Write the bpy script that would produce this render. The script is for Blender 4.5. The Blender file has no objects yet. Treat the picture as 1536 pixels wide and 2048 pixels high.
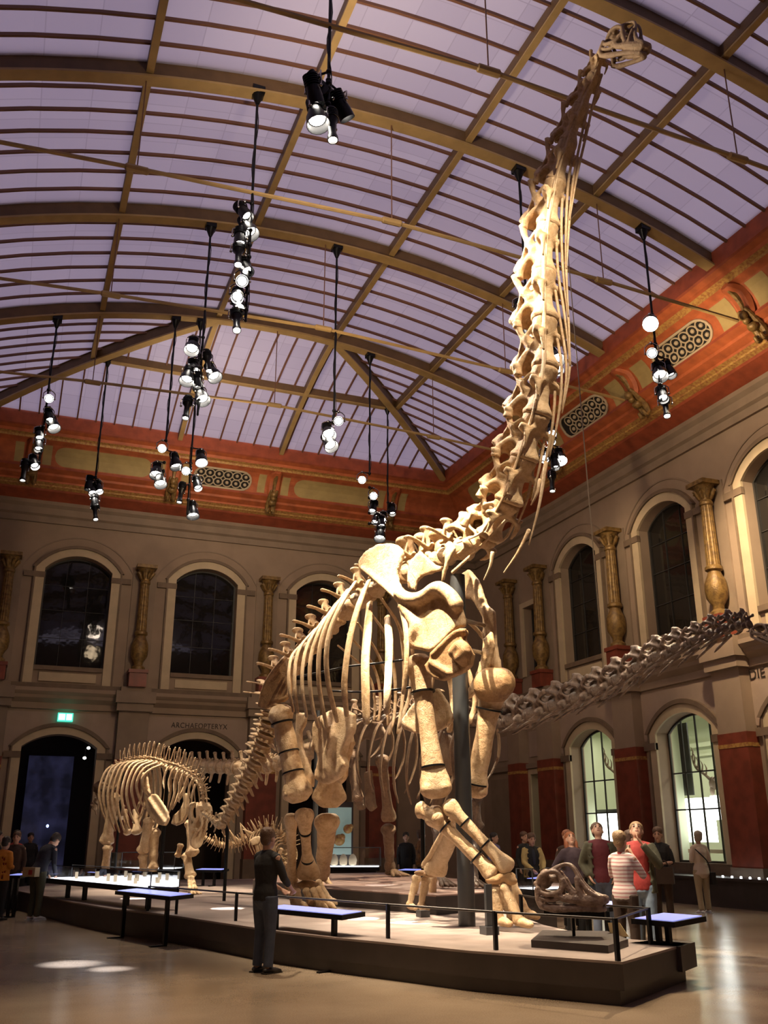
import bpy, math, random
from mathutils import Vector, Matrix
from mathutils.geometry import tessellate_polygon
random.seed(7)
sc = bpy.context.scene
C = sc.collection
PI = math.pi

# ---------------------------------------------------------------- camera
F_PX = 1863.3                       # focal length in pixels of the 1536 x 2048 frame
PITCH, YAW, ROLL = math.radians(19.19), math.radians(21.40), math.radians(-0.07)
EYE = Vector((0, 0, 1.65))
FW = Vector((math.sin(YAW) * math.cos(PITCH), math.cos(YAW) * math.cos(PITCH), math.sin(PITCH)))
_R = Vector((math.cos(YAW), -math.sin(YAW), 0))
_U = _R.cross(FW)
RT = math.cos(ROLL) * _R + math.sin(ROLL) * _U
UP = -math.sin(ROLL) * _R + math.cos(ROLL) * _U
cam_d = bpy.data.cameras.new('camera')
cam = bpy.data.objects.new('camera', cam_d)
C.objects.link(cam)
cam_d.sensor_fit = 'HORIZONTAL'
cam_d.sensor_width = 36
cam_d.lens = F_PX * 36 / 1536
cam_d.clip_end = 200
cam_d.clip_start = .05
m = Matrix((RT, UP, -FW)).transposed().to_4x4()
m.translation = EYE
cam.matrix_world = m
sc.camera = cam

# ---------------------------------------------------------------- world, exposure
w = bpy.data.worlds.new('dusk_sky')
sc.world = w
w.use_nodes = True
bg = w.node_tree.nodes['Background']
bg.inputs[0].default_value = (0.66, 0.56, 0.74, 1)
bg.inputs[1].default_value = 1.15
sc.view_settings.view_transform = 'Standard'
sc.view_settings.look = 'None'
sc.view_settings.exposure = 0.0
sc.view_settings.gamma = 1
sc.view_settings.use_curve_mapping = False
sc.cycles.max_bounces = 6
sc.cycles.diffuse_bounces = 3
sc.cycles.glossy_bounces = 3
sc.cycles.transmission_bounces = 6
sc.cycles.transparent_max_bounces = 12
sc.cycles.sample_clamp_indirect = 4.0
sc.cycles.use_denoising = True

# room lamps: broad washes thrown by the hanging spotlights (the spots themselves sit in the rigs)
def spot(name, loc, target, power, size_deg, blend=.5, col=(1, .78, .52), r=.12):
    d = bpy.data.lights.new(name, 'SPOT')
    d.energy = power
    d.spot_size = math.radians(size_deg)
    d.spot_blend = blend
    d.color = col
    d.shadow_soft_size = r
    o = bpy.data.objects.new(name, d)
    C.objects.link(o)
    o.location = loc
    v = Vector(target) - Vector(loc)
    o.rotation_euler = v.to_track_quat('-Z', 'Y').to_euler()
    return o
WARM = (1, .74, .46)
WHITE = (1, .82, .60)

# ---------------------------------------------------------------- pixel -> place
def ray(px, py):
    return (px - 768) / F_PX * RT - (py - 1024) / F_PX * UP + FW
def onz(px, py, z):
    d = ray(px, py); t = (z - EYE.z) / d.z; return EYE + t * d
def ony(px, py, y):
    d = ray(px, py); return EYE + (y / d.y) * d
def onx(px, py, x):
    d = ray(px, py); return EYE + (x / d.x) * d
class Side:
    """a standing animal's own axes: O on its midline, F forward, L to its left"""
    def __init__(s, o, f):
        s.o = Vector((o[0], o[1], 0)); s.F = Vector((f[0], f[1], 0)).normalized()
        s.L = Vector((-s.F.y, s.F.x, 0))
    def __call__(s, px, py, l=0):
        d = ray(px, py)
        t = (s.o + s.L * l - EYE).dot(s.L) / d.dot(s.L)
        return EYE + t * d
    def off(s, P):
        return (P - s.o).dot(s.L)

# ---------------------------------------------------------------- mesh helpers
def catmull(P, k=4):
    P = [Vector(p) for p in P]
    if len(P) < 3: return P
    out = []
    for i in range(len(P) - 1):
        a = P[i - 1] if i else 2 * P[0] - P[1]
        b, c = P[i], P[i + 1]
        d = P[i + 2] if i + 2 < len(P) else 2 * P[-1] - P[-2]
        for j in range(k):
            t = j / k
            out.append(.5 * ((2 * b) + (c - a) * t + (2 * a - 5 * b + 4 * c - d) * t * t + (3 * b - a - 3 * c + d) * t ** 3))
    out.append(P[-1])
    return out
def lerpl(L, n):
    out = []
    for i in range(n):
        t = i / (n - 1) * (len(L) - 1) if n > 1 else 0
        a = min(int(t), len(L) - 2) if len(L) > 1 else 0
        b = min(a + 1, len(L) - 1)
        out.append(L[a] + (L[b] - L[a]) * (t - a))
    return out
class MB:
    def __init__(s): s.v = []; s.f = []; s.mi = []; s.cur = 0
    def add(s, vs, fs):
        n = len(s.v); s.v += [Vector(p) for p in vs]
        s.f += [tuple(n + i for i in f) for f in fs]; s.mi += [s.cur] * len(fs); return s
    def box(s, x0, x1, y0, y1, z0, z1, M=None):
        vs = [Vector((x, y, z)) for z in (z0, z1) for y in (y0, y1) for x in (x0, x1)]
        if M: vs = [M(*p) if callable(M) else M @ p for p in vs]
        return s.add(vs, [(0, 2, 3, 1), (4, 5, 7, 6), (0, 1, 5, 4), (2, 6, 7, 3), (0, 4, 6, 2), (1, 3, 7, 5)])
    def tube(s, P, R, n=8, ref=None, flat=1.0, k=1, caps=True, rnd=True):
        """R radii along P; flat scales the second axis; ref is the direction of the first axis"""
        P = [Vector(p) for p in P]
        if not hasattr(R, '__len__'): R = [R] * len(P)
        if not hasattr(flat, '__len__'): flat = [flat] * len(P)
        if k > 1 and len(P) > 2:
            P2 = catmull(P, k); R = lerpl(list(R), len(P2)); flat = lerpl(list(flat), len(P2)); P = P2
        elif k > 1:
            R0 = list(R)
            P = lerpl(P, k + 1); R = lerpl(R0, k + 1); flat = lerpl(list(flat), k + 1)
        P = list(P); R = list(R); flat = list(flat)
        if caps and rnd:
            a = (P[0] - P[1]).normalized() * R[0] * .45; b = (P[-1] - P[-2]).normalized() * R[-1] * .45
            P = [P[0] + a] + P + [P[-1] + b]; R = [R[0] * .6] + R + [R[-1] * .6]; flat = [flat[0]] + flat + [flat[-1]]
        t = (P[1] - P[0]).normalized()
        u = Vector(ref) if ref is not None else (Vector((0, 0, 1)) if abs(t.z) < .9 else Vector((1, 0, 0)))
        base = len(s.v); vs = []; fs = []
        for i, p in enumerate(P):
            if i == 0: t = P[1] - P[0]
            elif i == len(P) - 1: t = P[-1] - P[-2]
            else: t = P[i + 1] - P[i - 1]
            if t.length < 1e-9: t = Vector((0, 0, 1))
            t = t.normalized()
            if ref is not None: u = Vector(ref)
            u = u - t * u.dot(t)
            if u.length < 1e-4: u = t.orthogonal()
            u.normalize(); w_ = t.cross(u)
            for j in range(n):
                a = 2 * PI * j / n
                vs.append(p + u * math.cos(a) * R[i] + w_ * math.sin(a) * R[i] * flat[i])
        for i in range(len(P) - 1):
            for j in range(n):
                fs.append((i * n + j, i * n + (j + 1) % n, (i + 1) * n + (j + 1) % n, (i + 1) * n + j))
        if caps:
            fs.append(tuple(range(n - 1, -1, -1))); fs.append(tuple((len(P) - 1) * n + j for j in range(n)))
        return s.add(vs, fs)
    def ell(s, c, r, M=None, nu=10, nv=7):
        c = Vector(c); r = (r, r, r) if not hasattr(r, '__len__') else r
        vs = []; fs = []
        for i in range(1, nv):
            th = PI * i / nv
            for j in range(nu):
                ph = 2 * PI * j / nu
                p = Vector((r[0] * math.sin(th) * math.cos(ph), r[1] * math.sin(th) * math.sin(ph), r[2] * math.cos(th)))
                vs.append(c + (M @ p if M else p))
        top = len(vs); p = Vector((0, 0, r[2])); vs.append(c + (M @ p if M else p))
        p = -p; vs.append(c + (M @ p if M else p))
        for i in range(nv - 2):
            for j in range(nu):
                fs.append((i * nu + j, (i + 1) * nu + j, (i + 1) * nu + (j + 1) % nu, i * nu + (j + 1) % nu))
        for j in range(nu):
            fs.append((top, j, (j + 1) % nu)); fs.append((top + 1, (nv - 2) * nu + (j + 1) % nu, (nv - 2) * nu + j))
        return s.add(vs, fs)
    def lathe(s, prof, c=(0, 0, 0), n=20, M=None, caps=True):
        c = Vector(c); vs = []; fs = []
        for r, z in prof:
            for j in range(n):
                a = 2 * PI * j / n; p = Vector((r * math.cos(a), r * math.sin(a), z))
                vs.append(c + (M @ p if M else p))
        for i in range(len(prof) - 1):
            for j in range(n): fs.append((i * n + j, i * n + (j + 1) % n, (i + 1) * n + (j + 1) % n, (i + 1) * n + j))
        if caps:
            fs.append(tuple(range(n - 1, -1, -1))); fs.append(tuple((len(prof) - 1) * n + j for j in range(n)))
        return s.add(vs, fs)
    def plate(s, P, off):
        """closed slab: polygon P (3-D, roughly planar) thickened by vector off"""
        P = [Vector(p) for p in P]; n = len(P); tr = tessellate_polygon([P])
        h = Vector(off) * .5; vs = [p - h for p in P] + [p + h for p in P]
        fs = [tuple(t) for t in tr] + [tuple(i + n for i in reversed(t)) for t in tr]
        for i in range(n): fs.append((i, (i + 1) % n, n + (i + 1) % n, n + i))
        return s.add(vs, fs)
    def sweep(s, path, prof, out, closed=False, side=None):
        """carry profile (a,b) along path: a along the in-plane normal, b along out"""
        path = [Vector(p) for p in path]; out = Vector(out).normalized(); n = len(prof); N = len(path); vs = []; fs = []
        for i, p in enumerate(path):
            if closed: t0 = p - path[i - 1]; t1 = path[(i + 1) % N] - p
            else: t0 = p - path[i - 1] if i else path[1] - p; t1 = path[i + 1] - p if i < N - 1 else p - path[i - 1]
            t0 = t0.normalized(); t1 = t1.normalized(); t = (t0 + t1).normalized()
            nn = out.cross(t).normalized(); k = 1 / max(.35, math.sqrt(max(0.01, (1 + t0.dot(t1)) / 2)))
            for a, b in prof: vs.append(p + nn * a * k + out * b)
        M_ = N if closed else N - 1
        for i in range(M_):
            i2 = (i + 1) % N
            for j in range(n):
                fs.append((i * n + j, i * n + (j + 1) % n, i2 * n + (j + 1) % n, i2 * n + j))
        if not closed:
            fs.append(tuple(range(n - 1, -1, -1))); fs.append(tuple((N - 1) * n + j for j in range(n)))
        return s.add(vs, fs)
    def mesh(s, name, mats, sharp=35, shift=None):
        me = bpy.data.meshes.new(name)
        vs = [tuple(p - shift) for p in s.v] if shift is not None else [tuple(p) for p in s.v]
        me.from_pydata(vs, [], s.f)
        if not isinstance(mats, (list, tuple)): mats = [mats]
        for m_ in mats: me.materials.append(m_)
        if len(mats) > 1: me.polygons.foreach_set('material_index', s.mi)
        me.polygons.foreach_set('use_smooth', [True] * len(me.polygons))
        me.update()
        if sharp: me.set_sharp_from_angle(angle=math.radians(sharp))
        return me
def link(name, me, parent=None, M=None):
    o = bpy.data.objects.new(name, me); C.objects.link(o)
    if parent: o.parent = parent
    if M is not None: o.matrix_local = M
    return o
def wloc(parent):
    p = Vector((0, 0, 0))
    while parent: p = p + parent.location; parent = parent.parent
    return p
def part(name, mb, mat, parent, sharp=35, lab=None):
    """one mesh in world coordinates hung under parent (whose chain is only translated)"""
    o = link(name, mb.mesh(name, mat, sharp, wloc(parent)), parent)
    if lab: o['label'] = lab
    return o
def tag(o, label, cat, group=None, kind=None):
    o['label'] = label; o['category'] = cat
    if group: o['group'] = group
    if kind: o['kind'] = kind
    return o
def thing(name, loc, label, cat, group=None):
    o = bpy.data.objects.new(name, None); C.objects.link(o); o.location = loc; o.empty_display_size = .2
    return tag(o, label, cat, group)
def struct(name, mb, mat, sharp=35, parent=None, lab=None):
    o = link(name, mb.mesh(name, mat, sharp), parent); 
    if not parent: o['kind'] = 'structure'
    if lab: o['label'] = lab
    return o
def solo(name, mb, mat, label, cat, group=None, sharp=35, kind=None, base=None):
    b = Vector(base) if base is not None else Vector((0, 0, 0))
    o = link(name, mb.mesh(name, mat, sharp, b)); o.location = b
    return tag(o, label, cat, group, kind)
_tmp = {}
def organic(me, voxel, smooth=4, fac=.5, dec=0):
    """fuse the overlapping shapes of a mesh into one smooth skin"""
    o = bpy.data.objects.new('tmp', me); C.objects.link(o)
    r = o.modifiers.new('r', 'REMESH'); r.mode = 'VOXEL'; r.voxel_size = voxel; r.use_smooth_shade = True
    if smooth:
        k = o.modifiers.new('s', 'SMOOTH'); k.factor = fac; k.iterations = smooth
    dg = bpy.context.evaluated_depsgraph_get(); dg.update()
    nm = bpy.data.meshes.new_from_object(o.evaluated_get(dg)); nm.name = me.name
    mats = list(me.materials)
    bpy.data.objects.remove(o); 
    nm.materials.clear()
    for m_ in mats: nm.materials.append(m_)
    nm.polygons.foreach_set('use_smooth', [True] * len(nm.polygons))
    return nm
def opart(name, mb, mat, parent, voxel=.03, smooth=4, lab=None):
    me = mb.mesh(name, mat, 0, wloc(parent) if parent else None)
    o = link(name, organic(me, voxel, smooth), parent)
    if lab: o['label'] = lab
    return o

# ---------------------------------------------------------------- materials
def mat(name, col, rough=.6, metal=0, var=0, var2=None, scale=3.0, bump=0, bscale=20, spec=.5, emit=None, es=0, detail=4, coat=0):
    m_ = bpy.data.materials.new(name); m_.use_nodes = True; nt = m_.node_tree; b = nt.nodes['Principled BSDF']
    b.inputs['Base Color'].default_value = (*col, 1); b.inputs['Roughness'].default_value = rough
    b.inputs['Metallic'].default_value = metal; b.inputs['Specular IOR Level'].default_value = spec
    b.inputs['Coat Weight'].default_value = coat
    tc = nt.nodes.new('ShaderNodeTexCoord')
    if var:
        n = nt.nodes.new('ShaderNodeTexNoise'); n.inputs['Scale'].default_value = scale; n.inputs['Detail'].default_value = detail
        nt.links.new(tc.outputs['Object'], n.inputs['Vector'])
        r = nt.nodes.new('ShaderNodeValToRGB'); nt.links.new(n.outputs['Fac'], r.inputs[0])
        c2 = var2 or tuple(c * (1 - var) for c in col)
        r.color_ramp.elements[0].position = .35; r.color_ramp.elements[0].color = (*c2, 1)
        r.color_ramp.elements[1].position = .62; r.color_ramp.elements[1].color = (*col, 1)
        nt.links.new(r.outputs[0], b.inputs['Base Color'])
    if bump:
        n = nt.nodes.new('ShaderNodeTexNoise'); n.inputs['Scale'].default_value = bscale; n.inputs['Detail'].default_value = 5
        nt.links.new(tc.outputs['Object'], n.inputs['Vector'])
        bp = nt.nodes.new('ShaderNodeBump'); bp.inputs['Strength'].default_value = bump; bp.inputs['Distance'].default_value = .03
        nt.links.new(n.outputs['Fac'], bp.inputs['Height']); nt.links.new(bp.outputs[0], b.inputs['Normal'])
    if emit:
        b.inputs['Emission Color'].default_value = (*emit, 1); b.inputs['Emission Strength'].default_value = es
    return m_
def bone_mat(name, c1, c2, c3, rough=.55):
    m_ = mat(name, c1, rough); nt = m_.node_tree; b = nt.nodes['Principled BSDF']; tc = nt.nodes.new('ShaderNodeTexCoord')
    n1 = nt.nodes.new('ShaderNodeTexNoise'); n1.inputs['Scale'].default_value = 1.7; n1.inputs['Detail'].default_value = 7; n1.inputs['Roughness'].default_value = .7
    n2 = nt.nodes.new('ShaderNodeTexNoise'); n2.inputs['Scale'].default_value = 11; n2.inputs['Detail'].default_value = 6; n2.inputs['Roughness'].default_value = .75
    nt.links.new(tc.outputs['Object'], n1.inputs['Vector']); nt.links.new(tc.outputs['Object'], n2.inputs['Vector'])
    mx = nt.nodes.new('ShaderNodeMix'); mx.inputs[0].default_value = .45; nt.links.new(n1.outputs['Fac'], mx.inputs[2]); nt.links.new(n2.outputs['Fac'], mx.inputs[3])
    cr = nt.nodes.new('ShaderNodeValToRGB'); nt.links.new(mx.outputs[0], cr.inputs[0]); e = cr.color_ramp.elements
    e[0].position = .36; e[0].color = (*c3, 1); e[1].position = .62; e[1].color = (*c1, 1); q = e.new(.48); q.color = (*c2, 1)
    nt.links.new(cr.outputs[0], b.inputs['Base Color'])
    v = nt.nodes.new('ShaderNodeTexVoronoi'); v.feature = 'DISTANCE_TO_EDGE'; v.inputs['Scale'].default_value = 4.5; nt.links.new(tc.outputs['Object'], v.inputs['Vector'])
    lt = nt.nodes.new('ShaderNodeMath'); lt.operation = 'MINIMUM'; lt.inputs[1].default_value = .02; nt.links.new(v.outputs['Distance'], lt.inputs[0])
    ad = nt.nodes.new('ShaderNodeMath'); ad.operation = 'MULTIPLY_ADD'; ad.inputs[1].default_value = 8; nt.links.new(lt.outputs[0], ad.inputs[0]); nt.links.new(n2.outputs['Fac'], ad.inputs[2])
    bp = nt.nodes.new('ShaderNodeBump'); bp.inputs['Strength'].default_value = .6; bp.inputs['Distance'].default_value = .035
    nt.links.new(ad.outputs[0], bp.inputs['Height']); nt.links.new(bp.outputs[0], b.inputs['Normal'])
    return m_
M_BONE = bone_mat('bone', (.76, .57, .35), (.60, .40, .21), (.32, .17, .07))
M_BONE2 = bone_mat('bone_pale', (.78, .60, .39), (.62, .43, .24), (.36, .21, .10))
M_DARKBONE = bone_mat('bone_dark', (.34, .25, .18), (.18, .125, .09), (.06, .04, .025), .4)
M_GREYBONE = bone_mat('bone_grey', (.38, .26, .16), (.26, .17, .10), (.14, .08, .05), .45)
M_ROUGHBONE = bone_mat('bone_rough', (.50, .30, .13), (.34, .19, .08), (.16, .08, .03), .6)
M_WALL = mat('plaster_taupe', (.34, .25, .175), .8, var=.12, scale=1.5, bump=.08, bscale=40)
M_PANEL = mat('plaster_panel', (.40, .30, .23), .8, var=.1, scale=2, bump=.06, bscale=40)
M_CREAM = mat('plaster_cream', (.56, .45, .29), .7, var=.1, scale=3, bump=.05, bscale=30)
M_STONE = mat('stone_brown', (.20, .14, .09), .7, var=.2, scale=3, bump=.1, bscale=30)
M_TAUPE = mat('stone_taupe', (.29, .215, .15), .7, var=.15, scale=2, bump=.08, bscale=30)
M_RED = mat('marble_red', (.25, .055, .03), .45, var=.3, scale=3, bump=.03)
M_GOLD = mat('paint_gold', (.28, .17, .05), .42, metal=.2, var=.5, var2=(.14, .08, .025), scale=9, bump=.4, bscale=25)
M_GOLDBAND = mat('paint_gold_band', (.50, .30, .08), .5, var=.5, var2=(.32, .12, .04), scale=14, bump=.3, bscale=40)
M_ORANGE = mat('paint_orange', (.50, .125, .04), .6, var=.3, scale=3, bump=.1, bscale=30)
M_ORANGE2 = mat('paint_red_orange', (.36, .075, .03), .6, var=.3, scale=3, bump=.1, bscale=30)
M_OLIVE = mat('paint_olive', (.42, .31, .12), .7, var=.15, scale=3)
M_RIB = mat('steel_gold', (.42, .28, .11), .5, var=.15, scale=3)
M_RIBWEB = mat('steel_brown', (.15, .085, .035), .6, var=.2, scale=3)
M_BAR = mat('glazing_bar', (.17, .075, .04), .6)
M_BLACK = mat('black_metal', (.012, .012, .013), .35, metal=.6)
M_CHROME = mat('lamp_reflector_metal', (.5, .48, .45), .18, metal=1)
M_STEEL = mat('steel_grey', (.10, .105, .11), .4, metal=.7)
M_PLAT = mat('platform_top', (.34, .27, .24), .55, var=.35, scale=1.2, bump=.05)
M_PLATSIDE = mat('platform_side', (.055, .042, .038), .45, var=.3, scale=2)
M_PLATIN = mat('platform_inner', (.36, .24, .20), .5, var=.25, scale=1.5)
M_EDGE = mat('platform_edge', (.10, .07, .06), .4)
M_LENS = mat('lamp_lens', (1, 1, 1), .3, emit=(1, .93, .82), es=30)
M_LENSHOT = mat('lamp_lens_hot', (1, 1, 1), .3, emit=(1, .95, .88), es=120)
M_WIRE = mat('wire', (.35, .28, .2), .4, metal=.6)
# ================================================================ the hall
XR, YF, ZC = 17.65, 34.3, 6.33      # right wall, far wall, the hall's long centre line
XL = 2 * ZC - XR
YB = -7.0
BAY = 4.65
NAV = 8.62                          # half width of the glass roof
RIBY = [1.9, 6.6, 11.17, 15.67, 20.46, 25.36]
YE = 31.57                          # far edge of the glass roof
Z0, RISE = 15.07, 1.647
RAD = (NAV * NAV + RISE * RISE) / 2 / RISE
P1, P2 = 1.89, 5.30                 # purlins either side of the centre line
KH = (NAV - P1) / (YE - RIBY[-1])
def arcz(u): return Z0 + RISE - (RAD - math.sqrt(RAD * RAD - u * u))
def roofz(x, y):
    u = abs(x - ZC)
    if y > RIBY[-1]: u = max(u, P1 + (y - RIBY[-1]) * KH)
    return arcz(min(u, NAV))
def arch_pts(c, hw, zsp, zt, n=16):
    h = zt - zsp; r = (hw * hw + h * h) / 2 / h
    return [(c + hw * (2 * i / n - 1), zt - r + math.sqrt(max(0, r * r - (hw * (2 * i / n - 1)) ** 2))) for i in range(n + 1)]
def wall_bay(mb, W, s0, s1, z0, z1, holes):
    """holes: (centre, half width, sill, springing, top), all on one centre, from the bottom up"""
    def q(a, b, c, d): mb.add([W(a[0], 0, a[1]), W(b[0], 0, b[1]), W(c[0], 0, c[1]), W(d[0], 0, d[1])], [(0, 1, 2, 3)])
    if not holes: q((s0, z0), (s1, z0), (s1, z1), (s0, z1)); return
    zlo = z0
    for i, (c, hw, zs, zsp, zt) in enumerate(holes):
        zhi = (holes[i + 1][2] + zt) / 2 if i + 1 < len(holes) else z1
        q((s0, zlo), (c - hw, zlo), (c - hw, zhi), (s0, zhi)); q((c + hw, zlo), (s1, zlo), (s1, zhi), (c + hw, zhi))
        if zs > zlo: q((c - hw, zlo), (c + hw, zlo), (c + hw, zs), (c - hw, zs))
        A = arch_pts(c, hw, zsp, zt) if zt > zsp else [(c - hw, zt), (c + hw, zt)]
        for a, b in zip(A, A[1:]): q(a, b, (b[0], zhi), (a[0], zhi))
        zlo = zhi
def outline(c, hw, zs, zsp, zt, n=16):
    A = arch_pts(c, hw, zsp, zt, n) if zt > zsp else [(c - hw, zt), (c + hw, zt)]
    return [(c - hw, zs)] + A + [(c + hw, zs)]
def reveal(mb, W, hole, depth):
    O = outline(*hole); n = len(O)
    vs = [W(s, 0, z) for s, z in O] + [W(s, -depth, z) for s, z in O]
    mb.add(vs, [(i, (i + 1) % n, n + (i + 1) % n, n + i) for i in range(n)])
def band(mb, W, hole, a0, a1, proud, zs=None, grow_top=0):
    """flat moulding running round an opening from a0 to a1 outside its edge"""
    c, hw, z_s, zsp, zt = hole; z_s = z_s if zs is None else zs
    rect = zt <= zsp
    I = outline(c, hw + a0, z_s, zsp + (a0 * .9 if rect else 0), zt + a0 * .9); O = outline(c, hw + a1, z_s, zsp + (a1 * .9 if rect else 0), zt + a1 * .9); n = len(I)
    vs = [W(s, 0, z) for s, z in I] + [W(s, proud, z) for s, z in I] + [W(s, proud, z) for s, z in O] + [W(s, 0, z) for s, z in O]
    fs = []
    for k in range(3):
        for i in range(n - 1): fs.append((k * n + i, k * n + i + 1, (k + 1) * n + i + 1, (k + 1) * n + i))
    fs.append((0, n, 2 * n, 3 * n)); fs.append((n - 1, 4 * n - 1, 3 * n - 1, 2 * n - 1))
    mb.add(vs, fs)
def arcband(mb, W, hole, a0, a1, proud):
    c, hw, z_s, zsp, zt = hole
    I = arch_pts(c, hw + a0, zsp, zt + a0 * .9); O = arch_pts(c, hw + a1, zsp, zt + a1 * .9); n = len(I)
    vs = [W(s, 0, z) for s, z in I] + [W(s, proud, z) for s, z in I] + [W(s, proud, z) for s, z in O] + [W(s, 0, z) for s, z in O]
    fs = []
    for k in range(3):
        for i in range(n - 1): fs.append((k * n + i, k * n + i + 1, (k + 1) * n + i + 1, (k + 1) * n + i))
    fs.append((0, n, 2 * n, 3 * n)); fs.append((n - 1, 4 * n - 1, 3 * n - 1, 2 * n - 1))
    mb.add(vs, fs)
def Wf(s, n, z): return Vector((s, YF - n, z))
def Wr(s, n, z): return Vector((XR - n, s, z))
def Wl(s, n, z): return Vector((XL + n, s, z))
LOWR = lambda c: (c, 1.22, .95, 4.48, 4.95)
LOWF = lambda c: (c, 1.22, 0.0, 4.52, 4.95)
UPP = lambda c: (c, 1.16, 7.25, 10.72, 11.25)
R_BAYS = [12.6 - BAY, 12.6, 17.25, 21.9, 26.55]
F_BAYS = [1.6 - BAY, 1.6, 6.25, 10.9]
# ---- walls
mb = MB()
wall_bay(mb, Wr, YB, R_BAYS[0] - BAY / 2, 0, 12.5, [])
for c in R_BAYS: wall_bay(mb, Wr, c - BAY / 2, c + BAY / 2, 0, 12.5, [LOWR(c), UPP(c)])
NAR_L, NAR_U = (29.95, .55, .95, 3.75, 3.75), (29.95, .5, 7.25, 9.85, 9.85)
wall_bay(mb, Wr, R_BAYS[-1] + BAY / 2, 31.1, 0, 12.5, [NAR_L, NAR_U])
wall_bay(mb, Wr, 31.1, YF, 0, 12.5, [])
for c in R_BAYS: reveal(mb, Wr, LOWR(c), .5); reveal(mb, Wr, UPP(c), .4)
reveal(mb, Wr, NAR_L, .5); reveal(mb, Wr, NAR_U, .4)
struct('wall_right', mb, M_WALL)
mb = MB()
wall_bay(mb, Wf, XL, F_BAYS[0] - BAY / 2, 0, 12.5, [])
for c in F_BAYS: wall_bay(mb, Wf, c - BAY / 2, c + BAY / 2, 0, 12.5, [LOWF(c), UPP(c)])
wall_bay(mb, Wf, F_BAYS[-1] + BAY / 2, XR, 0, 12.5, [])
for c in F_BAYS: reveal(mb, Wf, LOWF(c), .6); reveal(mb, Wf, UPP(c), .4)
struct('wall_far', mb, M_WALL)
mb = MB(); wall_bay(mb, Wl, YB, YF, 0, 12.5, []); struct('wall_left', mb, M_WALL)
mb = MB(); mb.add([(XL, YB, 0), (XR, YB, 0), (XR, YB, 16), (XL, YB, 16)], [(0, 1, 2, 3)]); struct('wall_back', mb, M_WALL)

# ---- floor: polished stone
M_FLOOR = bpy.data.materials.new('polished_stone_floor'); M_FLOOR.use_nodes = True
nt = M_FLOOR.node_tree; b = nt.nodes['Principled BSDF']; tc = nt.nodes.new('ShaderNodeTexCoord')
n1 = nt.nodes.new('ShaderNodeTexNoise'); n1.inputs['Scale'].default_value = .55; n1.inputs['Detail'].default_value = 6
n2 = nt.nodes.new('ShaderNodeTexNoise'); n2.inputs['Scale'].default_value = 60; n2.inputs['Detail'].default_value = 3
mx = nt.nodes.new('ShaderNodeMix'); mx.inputs[0].default_value = .35
nt.links.new(tc.outputs['Object'], n1.inputs['Vector']); nt.links.new(tc.outputs['Object'], n2.inputs['Vector'])
nt.links.new(n1.outputs['Fac'], mx.inputs[2]); nt.links.new(n2.outputs['Fac'], mx.inputs[3])
cr = nt.nodes.new('ShaderNodeValToRGB'); nt.links.new(mx.outputs[0], cr.inputs[0])
cr.color_ramp.elements[0].position = .36; cr.color_ramp.elements[0].color = (.24, .175, .115, 1)
cr.color_ramp.elements[1].position = .62; cr.color_ramp.elements[1].color = (.40, .31, .22, 1)
nt.links.new(cr.outputs[0], b.inputs['Base Color'])
b.inputs['Roughness'].default_value = .2
n3 = nt.nodes.new('ShaderNodeTexNoise'); n3.inputs['Scale'].default_value = 1.3; n3.inputs['Detail'].default_value = 3
bp = nt.nodes.new('ShaderNodeBump'); bp.inputs['Strength'].default_value = .06; bp.inputs['Distance'].default_value = .1
nt.links.new(tc.outputs['Object'], n3.inputs['Vector']); nt.links.new(n3.outputs['Fac'], bp.inputs['Height']); nt.links.new(bp.outputs[0], b.inputs['Normal'])
mb = MB(); mb.add([(XL, YB, 0), (XR, YB, 0), (XR, YF, 0), (XL, YF, 0)], [(0, 1, 2, 3)]); struct('floor', mb, M_FLOOR)

# ---- trims: everything that runs along a wall, one object per course and wall
TN = [0]
def trim(mb, m_, sharp=35):
    TN[0] += 1
    return struct('trim_%d' % TN[0], mb, m_, sharp)
def course(W, s0, s1, prof, m_):
    """prof: list of (n, z), swept along the wall"""
    mb = MB(); k = len(prof)
    vs = [W(s, n, z) for s in (s0, s1) for n, z in prof]
    mb.add(vs, [(i, (i + 1) % k, k + (i + 1) % k, k + i) for i in range(k)] + [tuple(range(k)), tuple(range(2 * k - 1, k - 1, -1))])
    return mb
R_PIL = [c - BAY / 2 for c in R_BAYS] + [R_BAYS[-1] + BAY / 2, 31.1]
F_PIL = [c - BAY / 2 for c in F_BAYS] + [F_BAYS[-1] + BAY / 2]
COR = [(0, 6.45), (.42, 6.45), (.42, 6.33), (.36, 6.26), (.30, 6.22), (.26, 6.12), (.14, 6.02), (.08, 5.98), (.08, 5.78), (0, 5.76)]
for W, s0, s1, pil in ((Wr, YB, YF, R_PIL), (Wf, XL, XR, F_PIL), (Wl, YB, YF, [])):
    trim(course(W, s0, s1, COR, 0), M_WALL, 20)                                   # string course between the floors
    trim(course(W, s0, s1, [(0, 6.62), (.25, 6.62), (.25, 6.45), (0, 6.45)], 0), M_STONE)
    trim(course(W, s0, s1, [(0, 12.38), (.10, 12.38), (.12, 12.6), (.22, 12.66), (.22, 12.9), (.34, 13.0), (.34, 13.25), (0, 13.25)], 0), M_TAUPE, 20)
    if pil:
        mb = MB()                                                                 # dark impost band and dado rail
        bays = R_BAYS if W is Wr else F_BAYS
        for c in bays:
            z = 4.02 if W is Wr else 4.15
            for a, b_ in ((c - 1.75, c - 1.22), (c + 1.22, c + 1.75)): mb.box(a, b_, 0, .11, z, z + .2, W)
            for a, b_ in ((c - 1.85, c - 1.14), (c + 1.14, c + 1.85)): mb.box(a, b_, 0, .11, 10.36, 10.56, W)
        trim(mb, M_STONE)
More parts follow.
